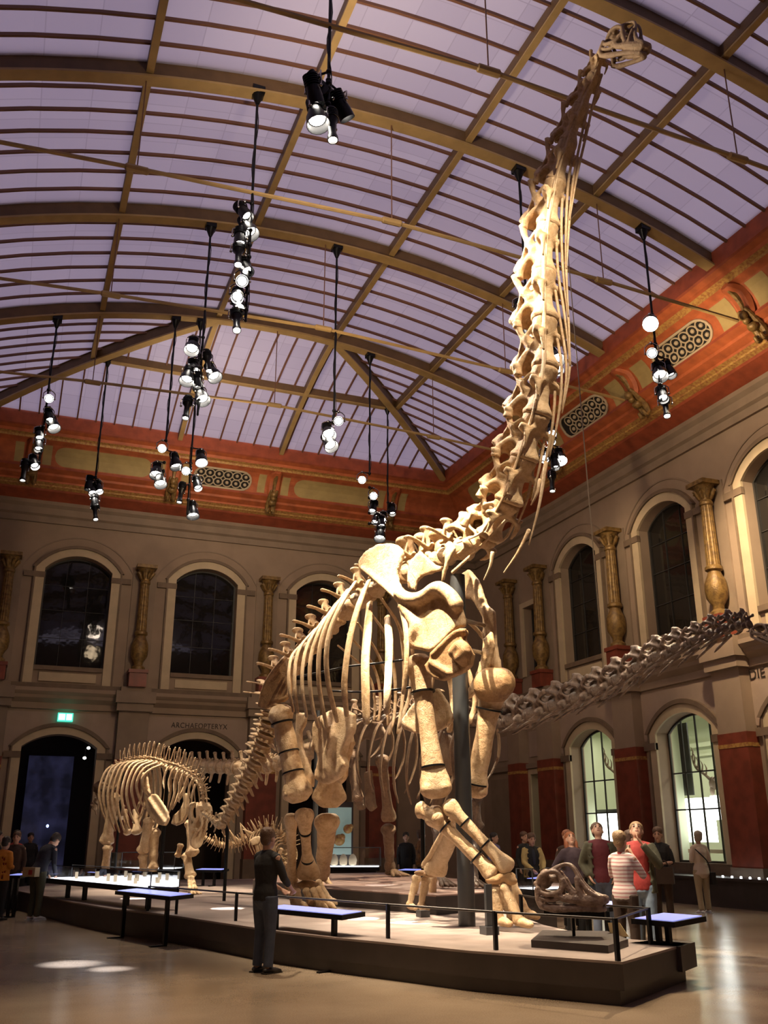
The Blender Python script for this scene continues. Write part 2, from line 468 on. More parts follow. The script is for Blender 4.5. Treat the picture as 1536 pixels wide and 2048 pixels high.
# window and arch surrounds: a cream band and a brown hood for each opening
for W, bays, low in ((Wr, R_BAYS, LOWR), (Wf, F_BAYS, LOWF)):
    for c in bays:
        mb = MB(); band(mb, W, low(c), 0, .28, .07); band(mb, W, UPP(c), 0, .30, .08, zs=6.62)
        mb.box(c - .95, c + .95, 0, .05, 6.72, 7.02, W)
        trim(mb, M_CREAM)
        mb = MB(); arcband(mb, W, low(c), .28, .42, .13)
        arcband(mb, W, UPP(c), .30, .42, .14)
        band(mb, W, UPP(c), .30, .36, .12, zs=6.62); band(mb, W, low(c), .28, .33, .10)
        mb.box(c - 1.14, c + 1.14, 0, .10, 7.1, 7.25, W)
        trim(mb, M_STONE)
        mb = MB(); arcband(mb, W, UPP(c), .75, .80, .03)                          # faint outer line over the arch
        for a, b_ in ((c - 2.0, c - 1.9), (c + 1.9, c + 2.0)): mb.box(a, b_, 0, .04, 6.62, 10.9, W)
        trim(mb, M_TAUPE)
        mb = MB()                                                                 # plaster field above the lower arch
        lo = low(c); A = [(c - 1.78, 4.3)] + [(c - 1.78, 5.68), (c + 1.78, 5.68), (c + 1.78, 4.3)] 
        mb2 = MB(); hole = (c, 1.22 + .42, 3.9, lo[3], lo[4] + .40)
        wall_bay(mb2, lambda s, n, z, W=W: W(s, .025, z), c - 1.80, c + 1.80, 4.3, 5.68, [(c, 1.66, 4.3, 4.34, lo[4] + .36)])
        trim(mb2, M_PANEL)
for s in (29.95, 32.7):                                                           # narrow bays by the corner
    mb = MB(); mb.box(s - .55, s + .55, 0, .03, 4.35, 5.25, Wr); trim(mb, M_PANEL)
mb = MB(); band(mb, Wr, NAR_L, 0, .2, .05); band(mb, Wr, NAR_U, 0, .22, .06); trim(mb, M_CREAM)
mb = MB(); mb.box(28.95, 31.0, 0, .12, 3.95, 4.12, Wr); mb.box(31.2, YF, 0, .12, 3.95, 4.12, Wr); mb.box(31.55, 33.6, 0, .03, .3, 3.7, Wr); trim(mb, M_TAUPE)
# pilasters of the lower storey: brown shaft, red marble dado with a gold band
for W, pil in ((Wr, R_PIL), (Wf, F_PIL)):
    for s in pil:
        hw = .52 if s != 31.1 else .42
        mb = MB(); mb.box(s - hw, s + hw, 0, .36, 4.15, 5.8, W); mb.box(s - hw - .1, s + hw + .1, 0, .50, 5.78, 6.05, W)
        mb.box(s - hw - .16, s + hw + .16, 0, .58, 6.05, 6.45, W); mb.box(s - hw, s + hw, 0, .42, 6.45, 6.62, W)
        trim(mb, M_WALL if W is Wr else M_TAUPE)
        mb = MB(); mb.box(s - hw - .02, s + hw + .02, 0, .38, .9, 3.78, W); mb.box(s - hw - .02, s + hw + .02, 0, .38, 3.88, 4.15, W); trim(mb, M_RED)
        mb = MB(); mb.box(s - hw - .03, s + hw + .03, 0, .39, 3.78, 3.88, W); trim(mb, M_GOLDBAND)
        mb = MB(); mb.box(s - hw - .05, s + hw + .05, 0, .43, 0, .9, W); trim(mb, M_STONE)
# candelabra columns between the upper windows
def column(W, s, z0, label, group, mg=M_GOLD):
    base = W(s, .3, 6.62)
    t = thing('ornate_column', base, label, 'column', group)
    mb = MB(); mb.box(s - .30, s + .30, .04, .56, 6.62, 7.22, W); mb.box(s - .34, s + .34, .02, .60, 7.10, 7.22, W); part('pedestal', mb, M_RED, t)
    mb = MB(); mb.lathe([(.24, 7.22), (.24, 7.32), (.15, 7.40), (.16, 7.5), (.29, 7.72), (.31, 7.95), (.29, 8.15), (.19, 8.38), (.17, 8.45), (.24, 8.5), (.24, 8.58), (.19, 8.62)], W(s, .3, 0), 20)
    part('baluster', mb, mg, t)
    mb = MB(); n = 32
    pr = [(.185, 8.62), (.175, 9.4), (.16, 10.35), (.19, 10.38), (.19, 10.45), (.155, 10.5)]
    c0 = W(s, .3, 0); vs = []; fs = []
    for r, z in pr:
        for j in range(n):
            a = 2 * PI * j / n; rr = r * (1 - .07 * (j % 2) * (z < 10.36)); vs.append(c0 + Vector((rr * math.cos(a), rr * math.sin(a), z)))
    for i in range(len(pr) - 1):
        for j in range(n): fs.append((i * n + j, i * n + (j + 1) % n, (i + 1) * n + (j + 1) % n, (i + 1) * n + j))
    mb.add(vs, fs); part('shaft', mb, mg, t, 20)
    mb = MB(); mb.lathe([(.155, 10.5), (.17, 10.6), (.26, 10.88), (.30, 10.93)], c0, 20)
    mb.box(s - .36, s + .36, -.02, .64, 10.93, 11.05, W)
    for j in range(8):
        a = 2 * PI * (j + .5) / 8; d = Vector((math.cos(a), math.sin(a), 0)); p = c0 + Vector((0, 0, 10.55))
        mb.tube([p + d * .16, p + d * .23 + Vector((0, 0, .15)), p + d * .30 + Vector((0, 0, .25)), p + d * .33 + Vector((0, 0, .2))], [.04, .06, .05, .03], 6)
    part('capital', mb, mg, t)
    mb = MB(); mb.box(s - .42, s + .42, 0, .05, 7.22, 11.05, W)
    trim(mb, M_TAUPE)
for i, s in enumerate([p for p in R_PIL if p > 17]):
    column(Wr, s, 0, ['golden candelabra column on the right wall, nearest and fully lit', 'gilded column on the right wall between the middle and the farther dark window',
        'dim golden column on the right wall before the narrow corner window', 'darkest golden column next to the far right corner of the hall'][i], 'columns on the right wall')
for i, s in enumerate([p for p in F_PIL if p > -2]):
    column(Wf, s, 0, ['dim column at the left end of the far wall', 'brown gilded column between the first and second dark window of the far wall',
        'brown gilded column right of the second dark window of the far wall', 'column of the far wall hidden behind the great skeleton\'s shoulder'][i], 'columns on the far wall')

# ---- upper windows: dark glass over an unlit gallery
M_GLASSD = bpy.data.materials.new('night_window_glass'); M_GLASSD.use_nodes = True
nt = M_GLASSD.node_tree; b = nt.nodes['Principled BSDF']; b.inputs['Base Color'].default_value = (.012, .011, .010, 1); b.inputs['Roughness'].default_value = .04
tc = nt.nodes.new('ShaderNodeTexCoord'); n3 = nt.nodes.new('ShaderNodeTexNoise'); n3.inputs['Scale'].default_value = 2.2
bp = nt.nodes.new('ShaderNodeBump'); bp.inputs['Strength'].default_value = .05; bp.inputs['Distance'].default_value = .05
nt.links.new(tc.outputs['Object'], n3.inputs['Vector']); nt.links.new(n3.outputs['Fac'], bp.inputs['Height']); nt.links.new(bp.outputs[0], b.inputs['Normal'])
M_FRAME = mat('window_frame_dark', (.03, .028, .025), .5)
M_PANE = bpy.data.materials.new('clear_glass'); M_PANE.use_nodes = True
nt = M_PANE.node_tree; nt.nodes.clear(); o_ = nt.nodes.new('ShaderNodeOutputMaterial'); ms = nt.nodes.new('ShaderNodeMixShader')
tr_ = nt.nodes.new('ShaderNodeBsdfTransparent'); gl = nt.nodes.new('ShaderNodeBsdfGlossy'); gl.inputs['Roughness'].default_value = .03
fr = nt.nodes.new('ShaderNodeFresnel'); fr.inputs[0].default_value = 1.45
nt.links.new(fr.outputs[0], ms.inputs[0]); nt.links.new(tr_.outputs[0], ms.inputs[1]); nt.links.new(gl.outputs[0], ms.inputs[2]); nt.links.new(ms.outputs[0], o_.inputs[0])
WN = [0]
def pane_window(W, hole, depth, dark, cols, rows, fr_w=.035):
    WN[0] += 1
    r = bpy.data.objects.new('window_%d' % WN[0], None); C.objects.link(r); c, hw, zs, zsp, zt = hole
    r.location = W(c, -depth, zs); r['kind'] = 'structure'
    O = outline(*hole); n = len(O)
    mb = MB(); mb.add([W(s, -depth, z) for s, z in O], [tuple(range(n))]) ; part('pane', mb, M_GLASSD if dark else M_PANE, r)
    mb = MB()
    I = outline(c, hw - .06, zs + .06, zsp, zt - .06)
    vs = [W(s, -depth + .05, z) for s, z in O] + [W(s, -depth + .05, z) for s, z in I] + [W(s, -depth, z) for s, z in I]
    mb.add(vs, [(i, (i + 1) % n, n + (i + 1) % n, n + i) for i in range(n)] + [(n + i, n + (i + 1) % n, 2 * n + (i + 1) % n, 2 * n + i) for i in range(n)])
    for k in range(1, cols):
        s = c - hw + 2 * hw * k / cols
        z1 = zt if zt == zsp else [z for a, z in arch_pts(s, .01, zsp, zsp + .01)][0]
        if zt > zsp:
            h = zt - zsp; R_ = (hw * hw + h * h) / 2 / h; z1 = zt - R_ + math.sqrt(R_ * R_ - (s - c) ** 2)
        mb.box(s - fr_w / 2, s + fr_w / 2, -depth - .01, -depth + .03, zs, z1, W)
    for z in rows: mb.box(c - hw, c + hw, -depth - .01, -depth + .03, z - fr_w / 2, z + fr_w / 2, W)
    part('window_frame', mb, M_FRAME, r)
    return r
for c in R_BAYS: pane_window(Wr, UPP(c), .38, True, 3, (8.3, 9.3, 10.2), .02)
for c in F_BAYS: pane_window(Wf, UPP(c), .38, True, 3, (8.3, 9.3, 10.2), .012)
pane_window(Wr, NAR_U, .38, True, 2, (8.6,), .02)
for c in R_BAYS[2:]: pane_window(Wr, LOWR(c), .42, False, 4, (2.35, 3.35), .04)
pane_window(Wr, NAR_L, .42, False, 3, (2.3,), .04)
for c in R_BAYS[:2]: pane_window(Wr, LOWR(c), .42, True, 4, (2.35, 3.35), .04)

# ---- glass roof
M_SKY = bpy.data.materials.new('milky_roof_glass'); M_SKY.use_nodes = True
nt = M_SKY.node_tree; nt.nodes.clear(); o_ = nt.nodes.new('ShaderNodeOutputMaterial')
tl = nt.nodes.new('ShaderNodeBsdfTranslucent'); df = nt.nodes.new('ShaderNodeBsdfDiffuse'); ms = nt.nodes.new('ShaderNodeMixShader')
ms.inputs[0].default_value = .5
tc = nt.nodes.new('ShaderNodeTexCoord'); br = nt.nodes.new('ShaderNodeTexBrick')
br.inputs['Color1'].default_value = (.60, .56, .62, 1); br.inputs['Color2'].default_value = (.53, .49, .56, 1); br.inputs['Mortar'].default_value = (.47, .43, .49, 1)
br.inputs['Scale'].default_value = 1; br.inputs['Brick Width'].default_value = .97; br.inputs['Row Height'].default_value = .6; br.inputs['Mortar Size'].default_value = .012
br.offset = 0
nt.links.new(tc.outputs['Object'], br.inputs['Vector'])
nt.links.new(br.outputs[0], tl.inputs[0]); nt.links.new(br.outputs[0], df.inputs[0])
nt.links.new(df.outputs[0], ms.inputs[1]); nt.links.new(tl.outputs[0], ms.inputs[2]); nt.links.new(ms.outputs[0], o_.inputs[0])
GUP = .42
mb = MB(); us = [-NAV, -7.5, -6.4, -P2, -4.4, -3.5, -2.7, -P1, -.95, 0, .95, P1, 2.7, 3.5, 4.4, P2, 6.4, 7.5, NAV]
ys = [YB] + RIBY
grid = [[Vector((ZC + u, y, roofz(ZC + u, y) + GUP)) for u in us] for y in ys]
for a, b_ in zip(grid, grid[1:]):
    for i in range(len(us) - 1): mb.add([a[i], a[i + 1], b_[i + 1], b_[i]], [(0, 1, 2, 3)])
hs = [P1 + (NAV - P1) * k / 12 for k in range(13)]       # hip end: strips between successive rings
def hipy(u): return RIBY[-1] + (u - P1) / KH
for u0, u1 in zip(hs, hs[1:]):
    z_0, z_1 = arcz(u0) + GUP, arcz(u1) + GUP; y0, y1 = hipy(u0), hipy(u1)
    mb.add([(ZC - u0, y0, z_0), (ZC + u0, y0, z_0), (ZC + u1, y1, z_1), (ZC - u1, y1, z_1)], [(0, 1, 2, 3)])
    for sg in (-1, 1):
        mb.add([(ZC + sg * u0, RIBY[-1], z_0), (ZC + sg * u1, RIBY[-1], z_1), (ZC + sg * u1, y1, z_1), (ZC + sg * u0, y0, z_0)], [(0, 1, 2, 3)])
ceil = struct('ceiling', mb, M_SKY, 0)
# glazing bars
mb = MB()
def bar(P, w_, h_): # square bar along points
    P = [Vector(p) for p in P]; vs = []
    for i, p in enumerate(P):
        t = (P[min(i + 1, len(P) - 1)] - P[max(i - 1, 0)]).normalized(); sd = t.cross(Vector((0, 0, 1))).normalized(); up = sd.cross(t)
        for a, b_ in ((-1, -1), (1, -1), (1, 1), (-1, 1)): vs.append(p + sd * a * w_ / 2 + up * (b_ * h_ / 2))
    fs = [(i * 4 + j, i * 4 + (j + 1) % 4, (i + 1) * 4 + (j + 1) % 4, (i + 1) * 4 + j) for i in range(len(P) - 1) for j in range(4)]
    return vs, fs + [(3, 2, 1, 0), tuple((len(P) - 1) * 4 + j for j in range(4))]
y = RIBY[-1]; allr = [YB] + RIBY
for y0, y1 in zip(allr, allr[1:]):
    n_ = 7 if y0 > YB else 12
    for k in range(1, n_):
        yy = y0 + (y1 - y0) * k / n_
        mb.add(*bar([(ZC + u, yy, arcz(u) + GUP - .04) for u in us], .055, .07))
for k in range(1, 11):                                  # side slopes of the hip, running up to the hip ridge
    yy = RIBY[-1] + (YE - RIBY[-1]) * k / 11; uh = P1 + (yy - RIBY[-1]) * KH
    for sg in (-1, 1):
        q = [uh + (NAV - uh) * j / 6 for j in range(7)]
        mb.add(*bar([(ZC + sg * u, yy, arcz(u) + GUP - .04) for u in q], .05, .07))
x = -NAV + .62
while x < NAV - .3:                                     # bars down the hip end
    u0 = max(P1, abs(x)); q = [u0 + (NAV - u0) * j / 6 for j in range(7)]
    if min(abs(abs(x) - P1), abs(abs(x) - P2)) > .15: mb.add(*bar([(ZC + x, hipy(u), arcz(u) + GUP - .04) for u in q], .05, .07))
    x += .63
struct('glazing_bars', mb, M_BAR, 35, ceil)
# steel ribs: deep brown web, golden lower flange
def rib(path, depth=.46, fw=.30, lab=None):
    TN[0] += 1
    r = bpy.data.objects.new('trim_%d' % TN[0], None); C.objects.link(r); r['kind'] = 'structure'; r.location = path[0]
    mb = MB(); mb.add(*bar([Vector(p) + Vector((0, 0, .03)) for p in path], fw, .05)); part('flange', mb, M_RIB, r)
    mb = MB(); mb.add(*bar([Vector(p) + Vector((0, 0, .06 + depth / 2)) for p in path], .16, depth)); mb.add(*bar([Vector(p) + Vector((0, 0, depth + .02)) for p in path], fw, .05)); part('web', mb, M_RIBWEB, r)
    return r
fine = [-NAV + 2 * NAV * k / 40 for k in range(41)]
for y in RIBY: rib([(ZC + u, y, arcz(u)) for u in fine])
for sg in (-1, 1): rib([(ZC + sg * u, hipy(u), arcz(u)) for u in hs], .40, .26)
# purlins
for sg in (-1, 1):
    for u, ye in ((P1, RIBY[-1]), (P2, hipy(P2))):
        rib([(ZC + sg * u, YB, arcz(u) + .14), (ZC + sg * u, ye, arcz(u) + .14)], .26, .15)
    q = [P1 + (NAV - P1) * k / 8 for k in range(9)]
    rib([(ZC + sg * P1, hipy(u), arcz(u) + .12) for u in q], .28, .16)
rib([(ZC - P2, hipy(P2), arcz(P2) + .14), (ZC + P2, hipy(P2), arcz(P2) + .14)], .26, .15)
# tie rods with hangers, one truss of rods per rib
for y in RIBY[1:]:
    TN[0] += 1
    r = bpy.data.objects.new('trim_%d' % TN[0], None); C.objects.link(r); r['kind'] = 'structure'; r.location = (ZC, y, 14)
    q = [(-9.25, 13.72), (-5.35, 13.95), (0, 14.15), (5.35, 13.95), (9.25, 13.72)]
    mb = MB(); mb.tube([(ZC + u, y, z) for u, z in q], .045, 6)
    for u, z in q[1:4]:
        mb.tube([(ZC + u - .2, y, z - .003 * abs(u)), (ZC + u + .2, y, z - .003 * abs(u))], .075, 8)
    part('tie_rod', mb, M_RIB, r)
    for u, z in q[1:4]:
        mb = MB(); mb.tube([(ZC + u, y, z), (ZC + u, y, arcz(u))], .014, 5); part('hanger', mb, M_BAR, r)

# ---- painted cove between walls and roof; u is the distance in from the wall
PU = XR - (ZC + NAV)          # 2.70
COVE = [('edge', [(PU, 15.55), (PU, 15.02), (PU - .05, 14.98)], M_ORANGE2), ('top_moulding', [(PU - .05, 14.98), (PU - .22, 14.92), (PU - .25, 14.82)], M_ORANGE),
        ('gold_moulding', [(PU - .25, 14.82), (PU - .38, 14.78), (PU - .40, 14.70)], M_GOLDBAND), ('upper_band', [(PU - .40, 14.70), (PU - .62, 14.62)], M_ORANGE),
        ('cove_field', [(PU - .62, 14.62), (PU - .78, 14.50), (PU - .92, 14.34), (PU - 1.02, 14.16), (PU - 1.08, 13.98)], M_ORANGE),
        ('shadow_ledge', [(PU - 1.08, 13.98), (PU - 1.02, 13.96), (PU - 1.02, 13.88)], M_ORANGE2), ('orange_band', [(PU - 1.02, 13.88), (PU - 1.25, 13.78), (PU - 1.27, 13.70), (PU - 1.50, 13.60), (PU - 1.52, 13.54)], M_ORANGE),  # shadow_ledge: shade of the recess put in as the darker orange
        ('lower_gold_band', [(PU - 1.52, 13.54), (PU - 1.64, 13.48), (PU - 1.66, 13.44), (PU - 1.80, 13.38)], M_GOLDBAND),
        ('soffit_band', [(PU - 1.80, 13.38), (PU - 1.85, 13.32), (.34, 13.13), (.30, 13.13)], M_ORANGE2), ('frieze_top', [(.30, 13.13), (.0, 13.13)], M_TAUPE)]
for nm, pr, m_ in COVE:
    mb = MB(); rows = []
    for u, z in pr: rows.append([(XR - u, YB, z), (XR - u, YF - u, z), (XL + u, YF - u, z), (XL + u, YB, z)])
    for a, b_ in zip(rows, rows[1:]):
        for i in range(3): mb.add([a[i], a[i + 1], b_[i + 1], b_[i]], [(0, 1, 2, 3)])
    trim(mb, m_, 30)
# olive fields with rounded ends, pierced oval grilles, and scroll consoles at each rib
def covept(u_s, t):     # t 0..1 down the concave field -> (u, z)
    q = COVE[4][1]; k = t * (len(q) - 1); i = min(int(k), len(q) - 2); f = k - i
    return q[i][0] + (q[i + 1][0] - q[i][0]) * f, q[i][1] + (q[i + 1][1] - q[i][1]) * f
def covemap(side):
    def f(s, t, out=0):
        u, z = covept(0, t); u += out * .8; z -= out * .6
        return Vector((XR - u, s, z)) if side == 'R' else Vector((s, YF - u, z))
    return f
def stadium(a, b, n=8, lo=.05, hi=.95, ra=1, rb=1):
    """closed outline in (s,t): semicircular ends of aspect"""
    rr = .38; P = []
    for k in range(n + 1):
        an = PI / 2 + PI * k / n; P.append((a + rr * ra + rr * ra * math.cos(an), .5 + (hi - lo) / 2 * math.sin(an)))
    for k in range(n + 1):
        an = -PI / 2 + PI * k / n; P.append((b - rr * rb + rr * rb * math.cos(an), .5 + (hi - lo) / 2 * math.sin(an)))
    return P
M_GRILLE = mat('grille_stone', (.50, .40, .26), .7)
M_VOID = mat('grille_void', (.015, .012, .010), .9)
def field(side, a, b, ra, rb, m_=M_OLIVE, out=.012, lo=.05, hi=.95):
    f = covemap(side); mb = MB(); N = 24; P = stadium(a, b, 8, lo, hi, ra, rb)
    # strips across s so the sheet follows the cove
    def width(s):
        h = (hi - lo) / 2; r_a, r_b = .38 * ra, .38 * rb
        if ra and s < a + r_a: return h * math.sqrt(max(0, 1 - ((a + r_a - s) / r_a) ** 2))
        if rb and s > b - r_b: return h * math.sqrt(max(0, 1 - ((s - b + r_b) / r_b) ** 2))
        return h
    ss = sorted(set([a + (b - a) * k / N for k in range(N + 1)] + [a + .38 * k / 8 * (1 if ra else 0) for k in range(9)] + [b - .38 * k / 8 * (1 if rb else 0) for k in range(9)]))
    rows = [[f(s, .5 - width(s) + 2 * width(s) * j / 4, out) for j in range(5)] for s in ss]
    for p, q in zip(rows, rows[1:]):
        for j in range(4): mb.add([p[j], p[j + 1], q[j + 1], q[j]], [(0, 1, 2, 3)])
    return mb
def fan(side, ribs, ends):
    for s in ribs:
        # console
        f = covemap(side); mb = MB(); W = (lambda a, u, z: Vector((XR - u, a, z))) if side == 'R' else (lambda a, u, z: Vector((a, YF - u, z)))
        TN[0] += 1
        r = bpy.data.objects.new('trim_%d' % TN[0], None); C.objects.link(r); r['kind'] = 'structure'; r.location = W(s, 1.6, 13.9)
        mb.tube([W(s, PU - .45, 14.62), W(s, PU - .72, 14.55), W(s, PU - .92, 14.28), W(s, PU - 1.0, 14.0)], [.22, .27, .27, .24], 8, ref=W(1, 0, 0) - W(0, 0, 0), flat=.5, k=3)
        part('rib_foot', mb, M_ORANGE, r)
        mb = MB(); mb.tube([W(s, PU - .45, 14.56), W(s, PU - .62, 14.48), W(s, PU - .84, 14.22), W(s, PU - .92, 13.96)], [.06, .08, .08, .06], 6, ref=W(1, 0, 0) - W(0, 0, 0), flat=1, k=3)
        for dy in (-.11, .11):
            mb.tube([W(s + dy, PU - .8, 14.05), W(s + dy, PU - 1.0, 13.9), W(s + dy, PU - 1.3, 13.62), W(s + dy, PU - 1.38, 13.42), W(s + dy, PU - 1.28, 13.34), W(s + dy, PU - 1.2, 13.44)], [.05, .08, .10, .08, .06, .04], 8, k=3)
        mb.ell(W(s, PU - .82, 13.90), .13); mb.ell(W(s, PU - 1.1, 13.66), (.16, .16, .12)); mb.ell(W(s, PU - .9, 13.78), .1)
        part('scroll', mb, M_GOLD, r)
        for a, b_, ra, rb in (((s - .95, s - .35, 0, 0), (s + .35, s + .95, 0, 0)) if side == 'R' else ((s - .62, s - .33, 0, 0), (s + .3, s + .6, 0, 0))):
            trim(field(side, a, b_, ra, rb), M_OLIVE)
    for a, b_, kind in ends:
        if kind == 'f': trim(field(side, a, b_, 1, 1), M_OLIVE)
        else:
            trim(field(side, a, b_, 1, 1, M_VOID, .012), M_VOID)
            f = covemap(side); mb = MB(); k = 0; s = a + .22
            while s < b_ - .15:
                for t in (.32, .68):
                    P = [f(s + .17 * math.cos(2 * PI * j / 12), t + .19 * math.sin(2 * PI * j / 12), .04) for j in range(13)]
                    mb.tube(P, .022, 5, caps=False); mb.ell(f(s, t, .03), .065, nu=8, nv=5)
                s += .34
            P = [f(p[0], p[1], .04) for p in stadium(a, b_)]; P.append(P[0]); mb.tube(P, .04, 6)
            trim(mb, M_GRILLE)
fan('R', RIBY[1:], [(y + 1.25, y2 - 1.25, 'g') for y, y2 in zip(RIBY[1:], RIBY[2:])] + [(26.6, 31.0, 'f')])
fan('F', [ZC - 6.75, ZC - P1, ZC + P1, ZC + 6.75], [(ZC - 6.05, ZC - P1 - .8, 'f'), (ZC - P1 + .75, ZC + P1 - .9, 'g'), (ZC + P1 + .8, ZC + 6.05, 'f')])
# ================================================================ rooms behind the arches
M_GREEN = mat('gallery_wall_pale', (.62, .66, .46), .8)
M_GLOWW = mat('lit_display_panel', (.9, .9, .9), .5, emit=(.95, 1, .97), es=4.0)
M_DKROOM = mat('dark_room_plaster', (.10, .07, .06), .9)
mb = MB()                               # gallery beyond the right wall: back wall, ceiling, floor, ends
gx0, gx1 = XR + .5, XR + 5.2
def quad(mb, *p): mb.add(list(p), [(0, 1, 2, 3)])
for y0, y1 in ((14.9, 31.2),):
    quad(mb, (gx1, y0, 0), (gx1, y1, 0), (gx1, y1, 5.6), (gx1, y0, 5.6)); quad(mb, (gx0, y0, 5.6), (gx0, y1, 5.6), (gx1, y1, 5.6), (gx1, y0, 5.6))
    quad(mb, (gx0, y0, 0), (gx1, y0, 0), (gx1, y0, 5.6), (gx0, y0, 5.6)); quad(mb, (gx0, y1, 0), (gx1, y1, 0), (gx1, y1, 5.6), (gx0, y1, 5.6))
for y in (19.6, 24.25, 28.9):           # piers between the gallery's bays
    mb.box(gx0 + .02, gx0 + .45, y - .9, y + .9, 0, 5.6)
mb.box(gx1 - .25, gx1, 14.9, 31.2, 4.6, 4.75); mb.box(gx1 - .15, gx1, 14.9, 31.2, 4.3, 4.38)
struct('wall_gallery', mb, M_GREEN)
mb = MB(); quad(mb, (gx0, 14.9, .02), (gx1, 14.9, .02), (gx1, 31.2, .02), (gx0, 31.2, .02)); struct('floor_gallery', mb, M_STONE)
for i, y in enumerate((17.3, 21.9, 26.5, 29.9)):
    l = bpy.data.lights.new('gallery_ceiling_light', 'AREA'); l.energy = 95 if i < 3 else 40; l.size = 1.2; l.color = (1, .97, .80)
    o = bpy.data.objects.new('gallery_ceiling_light', l); C.objects.link(o); o.location = (XR + 2.6, y, 5.3)
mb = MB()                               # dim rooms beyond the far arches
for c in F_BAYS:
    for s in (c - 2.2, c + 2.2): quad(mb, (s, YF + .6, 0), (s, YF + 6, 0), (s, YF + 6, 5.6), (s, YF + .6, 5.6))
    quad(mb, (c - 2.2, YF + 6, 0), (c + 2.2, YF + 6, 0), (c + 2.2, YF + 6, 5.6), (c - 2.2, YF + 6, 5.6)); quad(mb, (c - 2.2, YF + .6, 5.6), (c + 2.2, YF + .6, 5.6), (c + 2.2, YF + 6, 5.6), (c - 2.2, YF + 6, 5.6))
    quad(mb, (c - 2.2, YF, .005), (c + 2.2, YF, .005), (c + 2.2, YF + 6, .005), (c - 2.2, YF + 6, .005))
struct('wall_anteroom', mb, M_DKROOM)
